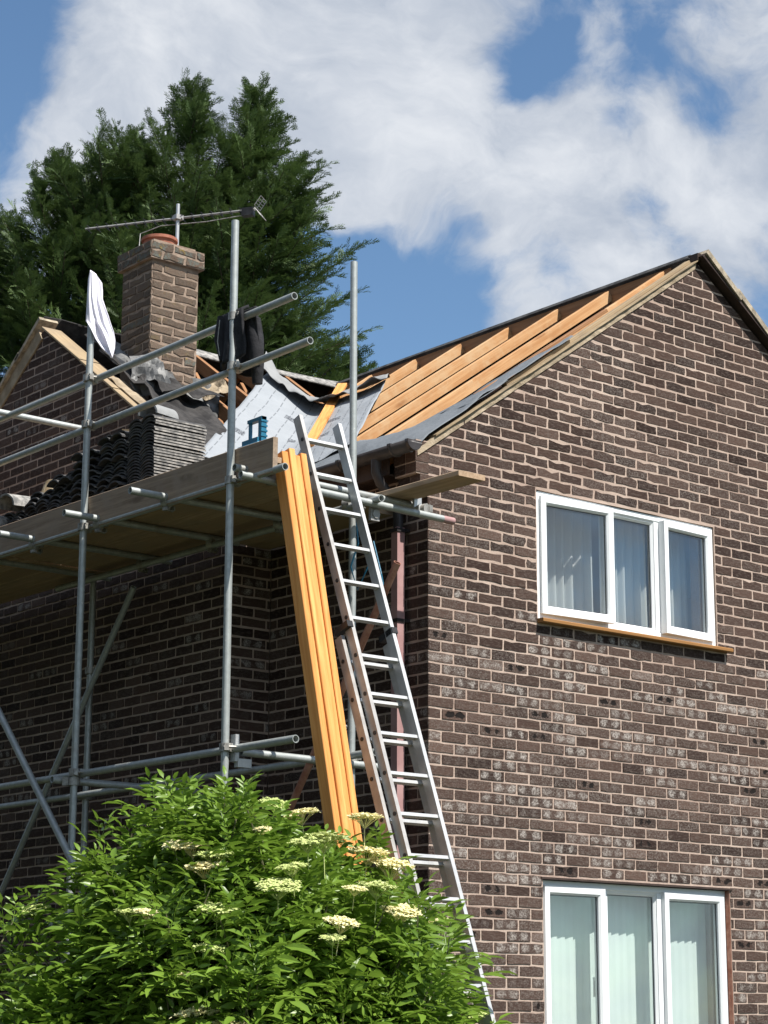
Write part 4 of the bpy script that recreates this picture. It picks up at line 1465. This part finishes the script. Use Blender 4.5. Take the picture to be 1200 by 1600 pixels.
for k, (y, n, tlt, lb) in enumerate(STK):
    for i in range(n):
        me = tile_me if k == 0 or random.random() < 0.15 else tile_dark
        o = link(bpy.data.objects.new('roof_tile', me), None, (-1.25 + random.gauss(0, 0.004 + 0.02 * (k > 0)), y + random.gauss(0, 0.003 + 0.006 * (k > 0)), 1.905 + 0.0212 * i))
        o.rotation_euler = (tlt * 0.8 * i / n, random.gauss(0, 0.006), random.gauss(0, 0.006 + 0.02 * (k > 0)) + 0.0)
        tag(o, ORD[n - 1 - i] + ' tile ' + lb, 'roof tile', 'roof tiles stacked on the scaffold')
for j, (x, y, z, rx, ry, rz) in enumerate(((-1.18, 2.62, 2.26, 1.25, 0.0, 1.3), (-1.20, 2.93, 2.26, 1.25, 0.05, 1.2))):
    o = link(bpy.data.objects.new('roof_tile', lich_me), None, (x, y, z))
    o.rotation_euler = (0, -1.15, 0.15 * j)
    tag(o, 'tan lichened roof tile propped %s on the low tile stacks' % ('nearer the pole' if j == 0 else 'at the far end'), 'roof tile', 'lichened tiles propped on the stacks')
ht = MB()
def half_round(mb, c, d, r, L, th=0.014, seg=12):
    c, d = Vector(c), Vector(d).normalized()
    side = d.cross(Vector((0, 0, 1))).normalized()
    up = side.cross(d)
    vs, fs = [], []
    for e in (-L / 2, L / 2):
        for rr in (r, r - th):
            for k in range(seg + 1):
                a = math.pi * k / seg
                vs.append(c + d * e + side * math.cos(a) * rr + up * math.sin(a) * rr)
    n = seg + 1
    for k in range(seg):
        fs += [(k, k + 1, 2 * n + k + 1, 2 * n + k), (n + k, 3 * n + k, 3 * n + k + 1, n + k + 1), (k, n + k, n + k + 1, k + 1), (2 * n + k, 2 * n + k + 1, 3 * n + k + 1, 3 * n + k)]
    return mb.add(vs, fs)
o = half_round(ht, (-1.33, 1.29, 2.535), (1, 0.35, 0.05), 0.085, 0.24).build('ridge_tile', M['membrane_back'], None, (-1.33, 1.29, 2.5), smooth=True)
tag(o, 'pale grey half round ridge tile lying on the tall tile stack', 'ridge tile')
for j, (y, lb) in enumerate(((2.98, 'upper dark half round tile at the far end of the stacks'), (3.16, 'dark half round tile lying low at the far end of the boards'))):
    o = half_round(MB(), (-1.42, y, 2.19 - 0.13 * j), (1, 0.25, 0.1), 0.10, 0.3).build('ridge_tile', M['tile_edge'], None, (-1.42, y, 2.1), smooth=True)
    tag(o, lb, 'ridge tile')
for j, (x, y, z, a, lb) in enumerate(((-1.18, 1.66, 2.49, 0.3, 'short tan offcut of board lying on the tile stacks behind the rail'), (-1.12, 1.90, 2.45, -0.2, 'second tan board offcut on the tile stacks nearer the white-draped pole'))):
    o = board('board_offcut', (x - 0.2, y - 0.1, z), (x + 0.12, y + 0.12, z + 0.05), (0.4, 1, 0.2), 0.13, 0.02, M['tan_board'])
    tag(o, lb, 'wood offcut')

# ------------------------------------------------------------------ blue tool on the boards
tool = thing('tool_carrier', 'blue plastic tool carrier with an upright handle frame behind the toe board', 'tool', (-1.32, 0.2, 1.905))
b = MB()
b.box((-1.38, 0.06, 1.905), (-1.22, 0.30, 2.11))
ob = b.build('body', M['blue'], tool, (-1.3, 0.18, 2.0))
md = ob.modifiers.new('bevel', 'BEVEL')
md.width, md.segments = 0.02, 2
b = MB()
b.box((-1.35, 0.10, 2.108), (-1.25, 0.27, 2.145))
b.build('lid', M['blue'], tool, (-1.3, 0.2, 2.13))
b = MB()
b.box((-1.33, 0.085, 2.10), (-1.29, 0.12, 2.285))
for k in range(4): b.box((-1.335, 0.080, 2.15 + 0.033 * k), (-1.285, 0.090, 2.162 + 0.033 * k))
b.box((-1.32, 0.225, 2.12), (-1.30, 0.24, 2.27))
b.box((-1.328, 0.085, 2.262), (-1.292, 0.245, 2.285))
ob = b.build('handle', M['blue'], tool, (-1.3, 0.1, 2.2))
b = MB()
b.box((-1.392, 0.10, 2.00), (-1.378, 0.26, 2.05))
b.build('latch', M['dark'], tool, (-1.4, 0.18, 2.03))

# ------------------------------------------------------------------ white cloth over a pole, black jacket on the rail
RW = Vector((Rv[0], Rv[1], 0)).normalized()
DW = Vector((Fv[0], Fv[1], 0)).normalized()
def cloth(u, v):
    # u runs round the cloth, v from the pole top down; outline in metres beside the pole
    z = 3.648 - 0.63 * v
    right = [0.028, 0.068, 0.074, 0.076, 0.098, 0.120, 0.138, 0.160, 0.172, 0.170, 0.158]
    left = [-0.014, -0.027, -0.030, -0.031, -0.032, -0.033, -0.033, 0.006, 0.036, 0.080, 0.145]
    i = min(9, int(v * 10)); f = v * 10 - i
    r = right[i] * (1 - f) + right[i + 1] * f
    l = left[i] * (1 - f) + left[i + 1] * f
    x = l + (r - l) * u
    fold = 0.016 * v * math.sin(9.5 * u + 2.2 * v) + 0.005 * math.sin(23 * u - 6 * v) * min(1, v * 2)
    fold += 0.016 * math.exp(-((u - 0.25 - 0.35 * v) / 0.05) ** 2) * min(1, 2 * v) + 0.010 * math.exp(-((u - 0.62 + 0.2 * v) / 0.04) ** 2) * v
    hug = 0.031 * math.sqrt(max(0, 1 - min(1, (x / 0.034)) ** 2)) if x < 0.034 else 0
    zz = z - 0.03 * u * (1 - v) + 0.008 * math.sin(14 * u) * v
    p = Vector((XO, 1.735, zz)) + RW * x - DW * (hug + 0.012 + fold)
    return tuple(p)
o = grid_obj('white_cloth', cloth, 40, 40, M['cloth'], None, (XO, 1.735, 3.6), 0.004)
tag(o, 'white cotton cloth draped over the top of a scaffold pole', 'cloth')

jk = thing('black_jacket', 'black jacket hanging from the scaffold guard rails beside a pole', 'jacket', (-1.55, 0.12, 2.9))
def jbody(u, v):
    y = 0.16 - 0.25 * u
    k = 0.05 + 0.03 * smooth_noise(u * 5, v * 4, 1)
    z = 2.925 - v * (0.33 + 0.07 * math.sin(3 * u + 0.6)) + 0.03 * math.sin(4 * u)
    x = -1.625 + k * math.sin(7 * u + 1.5 * v) * 0.5 * v + 0.0
    if v < 0.12: x = -1.57 - 0.05 * v / 0.12; z = 2.90 + 0.025 * (1 - v / 0.12)
    return (x, y, z)
grid_obj('jacket_body', jbody, 24, 18, M['jacket'], jk, (-1.6, 0.15, 2.8), 0.02)
def jback(u, v):
    y = 0.12 - 0.24 * u
    z = 2.925 - v * (0.38 + 0.05 * math.sin(3 * u))
    x = -1.535 + 0.05 * v * (0.5 + smooth_noise(u * 5 + 3, v * 4, 1))
    return (x, y, z)
grid_obj('jacket_lining', jback, 18, 14, M['jacket'], jk, (-1.5, 0.15, 2.8), 0.02)
MB().rings([(-1.50, -0.04, 2.86), (-1.50, -0.07, 2.72), (-1.49, -0.08, 2.56), (-1.48, -0.07, 2.43)], [0.05, 0.055, 0.045, 0.034], 10).build('sleeve', M['jacket'], jk, (-1.5, -0.05, 2.7), smooth=True)
MB().rings([(-1.61, 0.14, 2.90), (-1.62, 0.15, 2.76), (-1.61, 0.12, 2.60)], [0.035, 0.042, 0.028], 10).build('sleeve', M['jacket'], jk, (-1.6, 0.14, 2.7), smooth=True)
zp = MB().rings([(-1.662, 0.10, 2.86), (-1.668, 0.11, 2.72), (-1.664, 0.09, 2.62)], [0.003] * 3, 5)
zp.build('zip', M['coupler'], jk, (-1.66, 0.10, 2.7))

rope = MB().rings([(-0.70, -0.10, 1.70), (-0.695, -0.12, 1.5), (-0.70, -0.05, 1.36), (-0.62, -0.02, 1.22), (-0.60, -0.10, 1.36), (-0.60, -0.16, 1.52), (-0.585, -0.22, 1.30), (-0.56, -0.24, 1.12)], [0.006] * 8, 6)
o = rope.build('rope', M['blue'], None, (-0.65, -0.1, 1.7))
tag(o, 'thin blue rope tied below the platform behind the ladder', 'rope')


# ------------------------------------------------------------------ plants
def joined(name, V, T, lv, mat, parent, origin=(0, 0, 0)):
    """V (n,3), T (m,3) arrays, lv per vertex"""
    me = bpy.data.meshes.new(name)
    o = np.array(origin)
    me.vertices.add(len(V))
    me.vertices.foreach_set('co', (V - o).astype(np.float32).ravel())
    me.loops.add(len(T) * 3)
    me.loops.foreach_set('vertex_index', T.astype(np.int32).ravel())
    me.polygons.add(len(T))
    me.polygons.foreach_set('loop_start', np.arange(0, len(T) * 3, 3, dtype=np.int32))
    me.polygons.foreach_set('loop_total', np.full(len(T), 3, np.int32))
    at = me.attributes.new('lv', 'FLOAT', 'POINT')
    at.data.foreach_set('value', lv.astype(np.float32))
    me.materials.append(mat)
    me.update(calc_edges=True)
    return link(bpy.data.objects.new(name, me), parent, origin)


def scatter(templates, which, Ms, P, lvs):
    """place templates[which[i]] with 3x3 matrix Ms[i] at P[i]"""
    VV, TT, LL = [], [], []
    base = 0
    for k, (tv, tt) in enumerate(templates):
        idx = np.where(which == k)[0]
        if len(idx) == 0: continue
        vv = np.einsum('nij,vj->nvi', Ms[idx], tv) + P[idx][:, None, :]
        nv = len(tv)
        tt2 = tt[None, :, :] + (np.arange(len(idx)) * nv)[:, None, None] + base
        VV.append(vv.reshape(-1, 3))
        TT.append(tt2.reshape(-1, 3))
        LL.append(np.repeat(lvs[idx], nv))
        base += len(idx) * nv
    return np.concatenate(VV), np.concatenate(TT), np.concatenate(LL)


def leaflet(base, d, up, L, W, droop):
    d, up = np.array(d, float), np.array(up, float)
    d /= np.linalg.norm(d)
    side = np.cross(up, d)
    side /= np.linalg.norm(side)
    nn = np.cross(d, side)
    b = np.array(base, float)
    m1 = b + d * L * 0.32 - nn * droop * 0.3
    m2 = b + d * L * 0.68 - nn * droop * 0.9
    tip = b + d * L - nn * droop * 2.0
    f = nn * W * 0.18
    vs = [b, m1 + side * W * 0.5 + f, m1, m1 - side * W * 0.5 + f, m2 + side * W * 0.40 + f, m2, m2 - side * W * 0.40 + f, tip]
    ts = [(0, 2, 1), (0, 3, 2), (1, 2, 5), (1, 5, 4), (2, 3, 6), (2, 6, 5), (4, 5, 7), (5, 6, 7)]
    return vs, ts


def elder_leaf(npair, seed):
    """pinnate leaf along +X, upper side +Z"""
    r = np.random.default_rng(seed)
    V, T = [], []
    L = 0.20
    def add(v, t):
        b = len(V)
        V.extend(v)
        T.extend([tuple(i + b for i in q) for q in t])
    bend = lambda x: -0.55 * x * x
    for i in range(npair):
        x = 0.05 + (L - 0.06) * i / max(1, npair - 0.3)
        for sg in (-1, 1):
            v, t = leaflet((x, 0, bend(x)), (0.55 + r.normal(0, .08), sg, -0.18 + r.normal(0, .12)), (0, 0, 1), 0.098 * r.uniform(.85, 1.12), 0.030, 0.009)
            add(v, t)
    v, t = leaflet((L - 0.02, 0, bend(L)), (1, r.normal(0, .08), -0.3), (0, 0, 1), 0.105, 0.038, 0.012)
    add(v, t)
    n = len(V)
    add([(0, -0.0022, 0), (0, 0.0022, 0), (L * .5, -0.002, bend(L * .5)), (L * .5, 0.002, bend(L * .5)), (L, 0, bend(L))], [(0, 2, 1), (1, 2, 3), (2, 4, 3)])
    return np.array(V, float), np.array(T, int)


def frame3(d, up):
    d = d / np.linalg.norm(d)
    s_ = np.cross(up, d)
    n = np.linalg.norm(s_)
    s_ = s_ / n if n > 1e-6 else np.array([1.0, 0, 0])
    return np.stack([d, s_, np.cross(d, s_)], axis=1)


def cam_pt(u, v, ww):
    return CAM + ww * (Fv + (u - 600) / F_PX * Rv - (v - 800) / F_PX * Uv)


def build_bush():
    base = np.array([-2.25, -1.35, -2.8])
    root = thing('elder_bush', 'leafy green elder bush with cream flower heads in front of the scaffold', 'bush', tuple(base))
    tmpl = [elder_leaf(2, 1), elder_leaf(3, 2), elder_leaf(3, 3)]
    # lobes of the crown: centre, radii
    lobes = [((-2.38, -1.40, -1.75), (0.98, 1.02, 1.30)), ((-2.75, -1.05, -1.95), (0.72, 0.72, 1.05)), ((-1.98, -1.62, -1.88), (0.52, 0.52, 0.92)),
             ((-2.62, -1.20, -1.5), (0.55, 0.55, 1.12)), ((-3.25, -0.70, -2.1), (0.62, 0.62, 0.78))]
    pts = []
    tries = 0
    view = -np.array([Fv[0], Fv[1], 0]) / math.hypot(Fv[0], Fv[1])
    while len(pts) < 860 and tries < 60000:
        tries += 1
        li = rng.choice(len(lobes), p=[0.4, 0.2, 0.17, 0.1, 0.13])
        c, r = (np.array(q) for q in lobes[li])
        n = rng.normal(size=3)
        n /= np.linalg.norm(n)
        if n[2] < -0.35: continue
        if n @ view < -0.45 and rng.random() < 0.75: continue
        depth = rng.choice([rng.uniform(0.9, 1.02), rng.uniform(0.55, 0.9)], p=[0.62, 0.38])
        bump = 1 + 0.26 * (smooth_noise(n[0] * 2 + li * 3, n[2] * 2 + n[1], 1.6) - 0.5) * 2
        q = c + r * n * depth * bump
        if q[2] < -2.6: continue
        inside = False
        for lj, (c2, r2) in enumerate(lobes):
            if lj != li and np.sum(((q - np.array(c2)) / np.array(r2)) ** 2) < 0.5: inside = True
        if inside: continue
        pts.append((q, n, depth))
    # shoots that stand clear of the crown along its top
    for (u, v, ww) in ((232, 1250, 11.7), (300, 1255, 11.6), (390, 1270, 11.5), (345, 1270, 11.7), (150, 1320, 11.8), (130, 1365, 11.6), (440, 1290, 11.5), (210, 1300, 11.6),
                       (505, 1325, 11.7), (535, 1335, 11.75), (560, 1345, 11.8), (590, 1365, 11.8), (525, 1365, 11.6), (690, 1450, 11.8), (715, 1525, 11.8), (640, 1390, 11.9), (60, 1415, 11.7), (20, 1440, 11.6), (585, 1320, 12.0), (265, 1250, 11.5), (655, 1430, 11.9), (725, 1585, 11.8), (700, 1560, 11.9)):
        for dv in (0, 34, 66):
            pts.append((cam_pt(u + rng.normal(0, 4), v + dv, ww), np.array([0.05, -0.05, 1.0]) + rng.normal(0, .12, 3), 1.05))
    Ms, Ps, wh, lv, score = [], [], [], [], []
    stems = MB()
    for q, n, depth in pts:
        ax = 0.50 * n + np.array([0, 0, 0.85]) + rng.normal(0, 0.22, 3)
        ax /= np.linalg.norm(ax)
        ph = rng.uniform(0, 2 * math.pi)
        tone = rng.random()
        size = rng.uniform(0.95, 1.5) * (1.0 if depth > 0.9 else 1.1)
        a = np.cross(ax, [0.3, 0.7, 0.2]); a /= np.linalg.norm(a)
        b = np.cross(ax, a)
        nodes = 4
        for k in range(nodes):
            p0 = q - ax * 0.075 * k * size
            ang = ph + k * math.pi / 2
            rad = a * math.cos(ang) + b * math.sin(ang)
            for sg in (-1, 1):
                open_ = (0.35, 0.75, 1.05, 1.25)[k] + rng.normal(0, .12)
                d = ax * math.cos(open_) + sg * rad * math.sin(open_)
                sc_ = size * (0.55, 0.85, 1.0, 1.05)[k] * rng.uniform(.85, 1.12)
                up = ax + np.array([0, 0, 0.6]) + rng.normal(0, .15, 3)
                Fm = frame3(d, up)
                Ms.append(Fm * sc_)
                Ps.append(p0)
                wh.append(rng.integers(0, 3))
                lv.append((tone * 0.5 + rng.random() * 0.5))
                u_, v_, ww = project(p0)
                fac = abs(Fm[:, 2] @ Fv)
                inf = 0 < u_ < 1200 and 0 < v_ < 1600
                score.append((-1 if not inf else sc_ * sc_ * (0.3 + fac) * (3.0 if depth > 0.9 else 0.4) / (ww - 9.0)))
        if depth > 0.88 and rng.random() < 0.7:
            stems.rings([q, q - ax * 0.14, q - ax * 0.34 - n * 0.06], [0.003, 0.005, 0.007], 5)
    # main limbs
    for li, (c, r) in enumerate(lobes):
        for k in range(5):
            top = np.array(c) + np.array(r) * np.array([rng.normal(0, .45), rng.normal(0, .45), rng.uniform(.3, .75)])
            midp = (base + top) / 2 + np.array([rng.normal(0, .1), rng.normal(0, .1), 0.15])
            stems.rings([base + rng.normal(0, .12, 3) * np.array([1, 1, 0]), midp, top], [0.03, 0.018, 0.006], 6)
    stems.build('stem', M['stem'], root, tuple(base))
    Ms, Ps, wh, lv, score = np.array(Ms), np.array(Ps), np.array(wh), np.array(lv), np.array(score)
    order = np.argsort(-score)
    pick = order[:300]
    rest = np.setdiff1d(np.arange(len(score)), pick)
    V, T, L = scatter(tmpl, wh[rest], Ms[rest], Ps[rest], lv[rest])
    fo = joined('foliage', V, T, L, M['elder'], root, tuple(base))
    fo['kind'] = 'stuff'
    lm = []
    for tv, tt in tmpl:
        me = bpy.data.meshes.new('leaf')
        me.from_pydata(tv.tolist(), [], tt.tolist())
        me.materials.append(M['elder'])
        lm.append(me)
    for i in pick:
        o = link(bpy.data.objects.new('leaf', lm[wh[i]]), root, tuple(Ps[i]))
        sc_ = np.linalg.norm(Ms[i][:, 0])
        m3 = Matrix((Ms[i] / sc_).tolist())
        o.rotation_euler = m3.to_euler()
        o.scale = (sc_,) * 3
    # flower heads: flat plates of tiny florets on thin stalks
    def head(seed, green):
        r = np.random.default_rng(seed)
        b = MB()
        clusters = []
        for k in range(46):
            a = k * 2.39996
            rr = 0.095 * math.sqrt((k + 0.5) / 46)
            clusters.append((rr * math.cos(a) + r.normal(0, .004), rr * math.sin(a) + r.normal(0, .004), -0.16 * rr * rr / 0.08 + r.normal(0, .004)))
        for (x, y, z) in clusters:
            for m in range(13):
                p = Vector((x + r.normal(0, .008), y + r.normal(0, .008), z + r.normal(0, .0035)))
                s_ = r.uniform(.0065, .0105)
                tl = Vector((r.normal(0, .35), r.normal(0, .35), 1)).normalized()
                e1 = tl.cross(Vector((1, 0, 0))).normalized() * s_
                e2 = tl.cross(e1).normalized() * s_
                b.add([p + e1 * 1.1, p + e2 * .5 + e1 * .5, p + e2 * 1.1, p - e1 * .5 + e2 * .5, p - e1 * 1.1, p - e2 * 1.1, p + tl * 0.002], [(0, 1, 6), (1, 2, 6), (2, 3, 6), (3, 4, 6), (4, 5, 6), (5, 0, 6)])
            if r.random() < 0.5:
                b.rings([(0, 0, -0.085), (x * .5, y * .5, -0.045), (x, y, z - .002)], [0.0013] * 3, 3, False)
        b.rings([(0, 0, -0.085), (0, 0, -0.2)], [0.0025] * 2, 5)
        return b.mesh('flower_head', M['flower_green'] if green else M['flower'])
    cream = [head(1, False), head(2, False)]
    grn = [head(3, True), head(4, True)]
    FL = [(300, 1318, 0, .9), (272, 1316, 0, .6), (318, 1348, 0, 1.0), (335, 1330, 1, .9), (468, 1266, 0, 1.0), (430, 1252, 1, .8), (570, 1272, 0, .95), (505, 1305, 1, 1.1),
          (575, 1325, 0, 1.1), (612, 1345, 0, 1.3), (628, 1418, 0, 1.0), (535, 1436, 0, .9), (435, 1378, 1, 1.1), (340, 1415, 1, 1.0), (230, 1422, 0, .6), (150, 1365, 1, .8),
          (55, 1418, 1, .8), (305, 1578, 0, 1.0), (360, 1595, 0, .9), (480, 1310, 1, .9), (410, 1293, 0, .5), (590, 1380, 1, 1.0), (682, 1437, 0, .8), (455, 1350, 1, .8),
          (330, 1478, 1, .8), (25, 1530, 1, .8), (292, 1520, 0, .5), (520, 1462, 1, .6), (555, 1385, 0, .6), (735, 1580, 1, .9), (120, 1358, 1, .6), (205, 1422, 1, .8)]
    for k, (u, v, gr, s_) in enumerate(FL):
        # rest each head on the outer surface of the crown along its ray
        best = None
        for ww in np.arange(9.6, 12.4, 0.03):
            p = cam_pt(u, v, ww)
            if any(np.sum(((p - np.array(c)) / (np.array(r) * 1.03)) ** 2) < 1 for c, r in lobes):
                best = ww
                break
        ww = (best if best else 11.75) - 0.05
        p = cam_pt(u, v, ww)
        o = link(bpy.data.objects.new('flower_head', (grn if gr else cream)[k % 2]), root, tuple(p))
        o.scale = (s_,) * 3
        o.rotation_euler = Vector((-0.22 * Fv[0] + random.gauss(0, .12), -0.22 * Fv[1] + random.gauss(0, .12), 1)).to_track_quat('Z', 'Y').to_euler()


build_bush()


def spray(seed):
    """flat cypress frond along +X, hanging side twigs, in the XY plane"""
    r = np.random.default_rng(seed)
    V, T = [], []
    def blade(p, d, L, W):
        b = len(V)
        d = np.array(d, float)
        d /= np.linalg.norm(d)
        s_ = np.cross([0, 0, 1.0], d)
        s_ /= np.linalg.norm(s_)
        p = np.array(p, float)
        V.extend([p, p + d * L * .4 + s_ * W, p + d * L * .4 - s_ * W + np.array([0, 0, .006]), p + d * L])
        T.extend([(b, b + 2, b + 1), (b + 1, b + 2, b + 3)])
    N = 8
    for i in range(N):
        t = i / N
        x = t
        z = -0.22 * t * t
        for sg in (-1, 1):
            if r.random() < 0.08: continue
            ln = 0.42 * (1 - t) ** 0.7 * (0.35 + t * 0.9 if t < .5 else 1) * r.uniform(.75, 1.15) + 0.07
            d = np.array([0.85, sg * 0.75, -0.12 + r.normal(0, .13)])
            p0 = np.array([x, 0, z])
            blade(p0, d, ln, 0.020)
            dn = d / np.linalg.norm(d)
            for m in range(1, 3):
                q = p0 + dn * ln * m * 0.32
                blade(q, d + np.array([0.5, -sg * 0.55, r.normal(0, .1)]), ln * 0.42, 0.015)
                blade(q, d + np.array([-0.1, sg * 0.55, r.normal(0, .1)]), ln * 0.36, 0.015)
    blade((0, 0, 0), (1, 0, -0.12), 0.7, 0.016)
    blade((0.6, 0, -0.08), (1, 0, -0.25), 0.52, 0.026)
    return np.array(V, float), np.array(T, int)


SPR = [spray(21), spray(22), spray(23)]


def conifer(top, rad_at, label, nbr, lean=(0, 0), zmin=2.5, seedn=0):
    r = np.random.default_rng(100 + seedn)
    top = np.array(top, float)
    bx, by = top[0] - lean[0], top[1] - lean[1]
    root = thing('conifer_tree', label, 'tree', (bx, by, -2.8), 'conifers behind the house')
    H = top[2] + 2.8
    tk = MB()
    ts = np.linspace(0, 1, 8)
    tk.rings([(bx + lean[0] * t ** 2, by + lean[1] * t ** 2, -2.8 + H * t) for t in ts], [max(0.012, 0.24 * (1 - t) ** 0.8) for t in ts], 8)
    limb = MB()
    Ms, Ps, wh, lv = [], [], [], []
    wind = np.array([Rv[0], Rv[1], 0.0])
    away = np.array([Fv[0], Fv[1], 0])

    def plume(p, d, L, tone, first=0.25):
        """bough that sweeps up, nods at the tip and carries hanging fronds round its outer part"""
        n = max(3, int(L / 0.075))
        bp = [tuple(p)]
        for k in range(n):
            f = (k + 1) / n
            d = d + (wind * 0.07 + np.array([0, 0, 0.20 - 0.36 * f * f])) * (0.075 / max(L, .3)) * 3.2
            d = d / np.linalg.norm(d)
            p = p + d * (L / n)
            bp.append(tuple(p))
            if f < first: continue
            wdt = math.sin(math.pi * min(1.0, (f - first) / (1.02 - first)) ** 0.8) * 0.75 + 0.3
            sz = 0.33 * wdt * r.uniform(.75, 1.25) * (0.85 if L < 0.5 else 1.0)
            side = np.cross(d, [0, 0, 1.0])
            side /= max(1e-6, np.linalg.norm(side))
            for sg in (-1, 1):
                dd = d * 0.8 + side * sg * r.uniform(.35, 1.1) + np.array([0, 0, r.normal(-0.05, .25)])
                Ms.append(frame3(dd, np.array([0, 0, 1.0]) + r.normal(0, .4, 3)) * sz)
                Ps.append(p)
                lv.append(0.6 * tone + 0.4 * r.random())
            if r.random() < 0.75:
                dd = d * 0.7 + np.array([0, 0, r.uniform(.2, .8)]) + r.normal(0, .3, 3)
                Ms.append(frame3(dd, -d + r.normal(0, .4, 3)) * sz * 0.9)
                Ps.append(p)
                lv.append(0.6 * tone + 0.4 * r.random())
            if k == n - 1:
                for m in range(2):
                    Ms.append(frame3(d + wind * .2 + r.normal(0, .12, 3), np.array([0, 0, 1.0]) + r.normal(0, .5, 3)) * 0.26)
                    Ps.append(p)
                    lv.append(min(0.99, tone * 0.5 + 0.5))
        return bp

    for i in range(nbr):
        h = (top[2] - zmin) * (r.random() ** 0.8) + 0.05
        z = top[2] - h
        t = (z + 2.8) / H
        p0 = np.array([bx + lean[0] * t * t, by + lean[1] * t * t, z])
        az = r.uniform(0, 2 * math.pi)
        out = np.array([math.cos(az), math.sin(az), 0])
        if out @ away > 0.3 and r.random() < 0.6: continue
        L = max(0.18, rad_at(h) * (0.95 + 0.28 * math.sin(2.7 * az + h * 2.3 + seedn) + r.normal(0, .17)))
        d0 = out + np.array([0, 0, (1.1 if h < 1.2 else 0.6) + r.normal(0, .2)])
        bp = plume(p0, d0 / np.linalg.norm(d0), L, r.random(), 0.12 if L < 0.6 else 0.35)
        if L > 0.5:
            limb.rings([bp[0], bp[len(bp) // 2], bp[-1]], [0.018, 0.011, 0.004], 4, False)
    # leader with a nodding tip
    p0 = np.array([bx + lean[0] * 0.9, by + lean[1] * 0.9, top[2] - 0.8])
    for m in range(3):
        plume(p0 + r.normal(0, .03, 3), np.array([r.normal(0, .12), r.normal(0, .12), 1.0]), 0.72 + 0.1 * m, 0.6, 0.1)
    tk.build('trunk', M['bark'], root, (bx, by, -2.8))
    limb.build('limb', M['bark'], root, (bx, by, 0))
    wh = r.integers(0, 3, len(Ms))
    V, T, L = scatter(SPR, wh, np.array(Ms), np.array(Ps), np.array(lv))
    o = joined('crown', V, T, L, M['conifer'], root, (bx, by, top[2] - 3))
    o['kind'] = 'stuff'


def prof(*kn):
    hs, rs = zip(*kn)
    return lambda h: float(np.interp(h, hs, rs))


conifer((6.42, 12.6, 11.16), prof((0, .10), (.4, .28), (0.9, .52), (1.5, .80), (2.0, 1.15), (3.0, 1.6), (4.5, 2.0), (9, 2.2)), 'tall dark conifer with the higher pointed top straight above the chimney', 430, (0.1, 0), 4.6, 1)
conifer((7.10, 11.9, 11.02), prof((0, .10), (.4, .26), (0.9, .48), (1.5, .72), (2.0, 0.95), (2.8, 1.2), (4.0, 1.40), (9, 1.5)), 'tall dark conifer with a hooked pointed top nearest the bare rafters', 430, (0.15, -0.1), 4.6, 2)
conifer((5.78, 13.3, 10.45), prof((0, .12), (.5, .4), (1.2, .8), (2.2, 1.35), (9, 1.9)), 'conifer with a rounded shoulder just left of the tallest one', 290, (0, 0), 4.6, 6)
conifer((5.14, 13.8, 10.08), prof((0, .12), (.4, .36), (1.0, .70), (2.2, 1.25), (9, 1.9)), 'shorter feathery conifer standing between the chimney and the far gable', 340, (-0.1, 0.1), 4.2, 3)
conifer((4.20, 14.9, 9.25), prof((0, .15), (.5, .45), (1.2, 1.0), (2.2, 1.5), (9, 2.1)), 'lower dark conifer rising behind the apex of the far gable', 330, (0, 0), 3.6, 4)
conifer((8.15, 11.3, 7.35), prof((0, .15), (.5, .38), (1.5, .65), (9, 1.0)), 'low conifer just above the torn membrane and rafters', 130, (0, 0), 4.2, 5)


def hedge():
    """tall hedge added out of view to block low sky light from the wing wall"""
    base = np.array([-7.2, 8.0, -2.8])
    root = thing('unseen_shade_hedge', 'tall conifer hedge added out of view to shade the front wall', 'hedge', tuple(base))
    r = np.random.default_rng(77)
    n = 5200
    y = r.uniform(0.5, 17, n)
    z = r.uniform(-2.7, 4.4, n)
    top = r.random(n) < 0.2
    z[top] = 4.4 + r.normal(0, .1, top.sum())
    side = np.where(r.random(n) < 0.75, 1.0, -1.0)
    x = -7.2 + side * (0.62 + r.normal(0, .08, n))
    x[top] = -7.2 + r.uniform(-.6, .6, top.sum())
    P = np.stack([x, y, z], 1)
    Ms = np.array([frame3(np.array([s_ * (0.2 if t_ else 0.8), r.normal(0, .5), 0.7]), np.array([0.0, r.normal(0, .5), 1.0])) * r.uniform(.4, .6) for s_, t_ in zip(side, top)])
    V, T, L = scatter(SPR, r.integers(0, 3, n), Ms, P, r.random(n))
    f = joined('foliage', V, T, L, M['conifer'], root, tuple(base))
    f['kind'] = 'stuff'
    core = MB().box((-7.6, 0.7, -2.8), (-6.8, 16.8, 4.2))
    core.build('stem', M['bark'], root, tuple(base))  # solid core of the added hedge, stops sky light passing through


hedge()
print('objects', len(bpy.data.objects), 'tris', sum(len(o.data.polygons) for o in bpy.data.objects if o.type == 'MESH'))
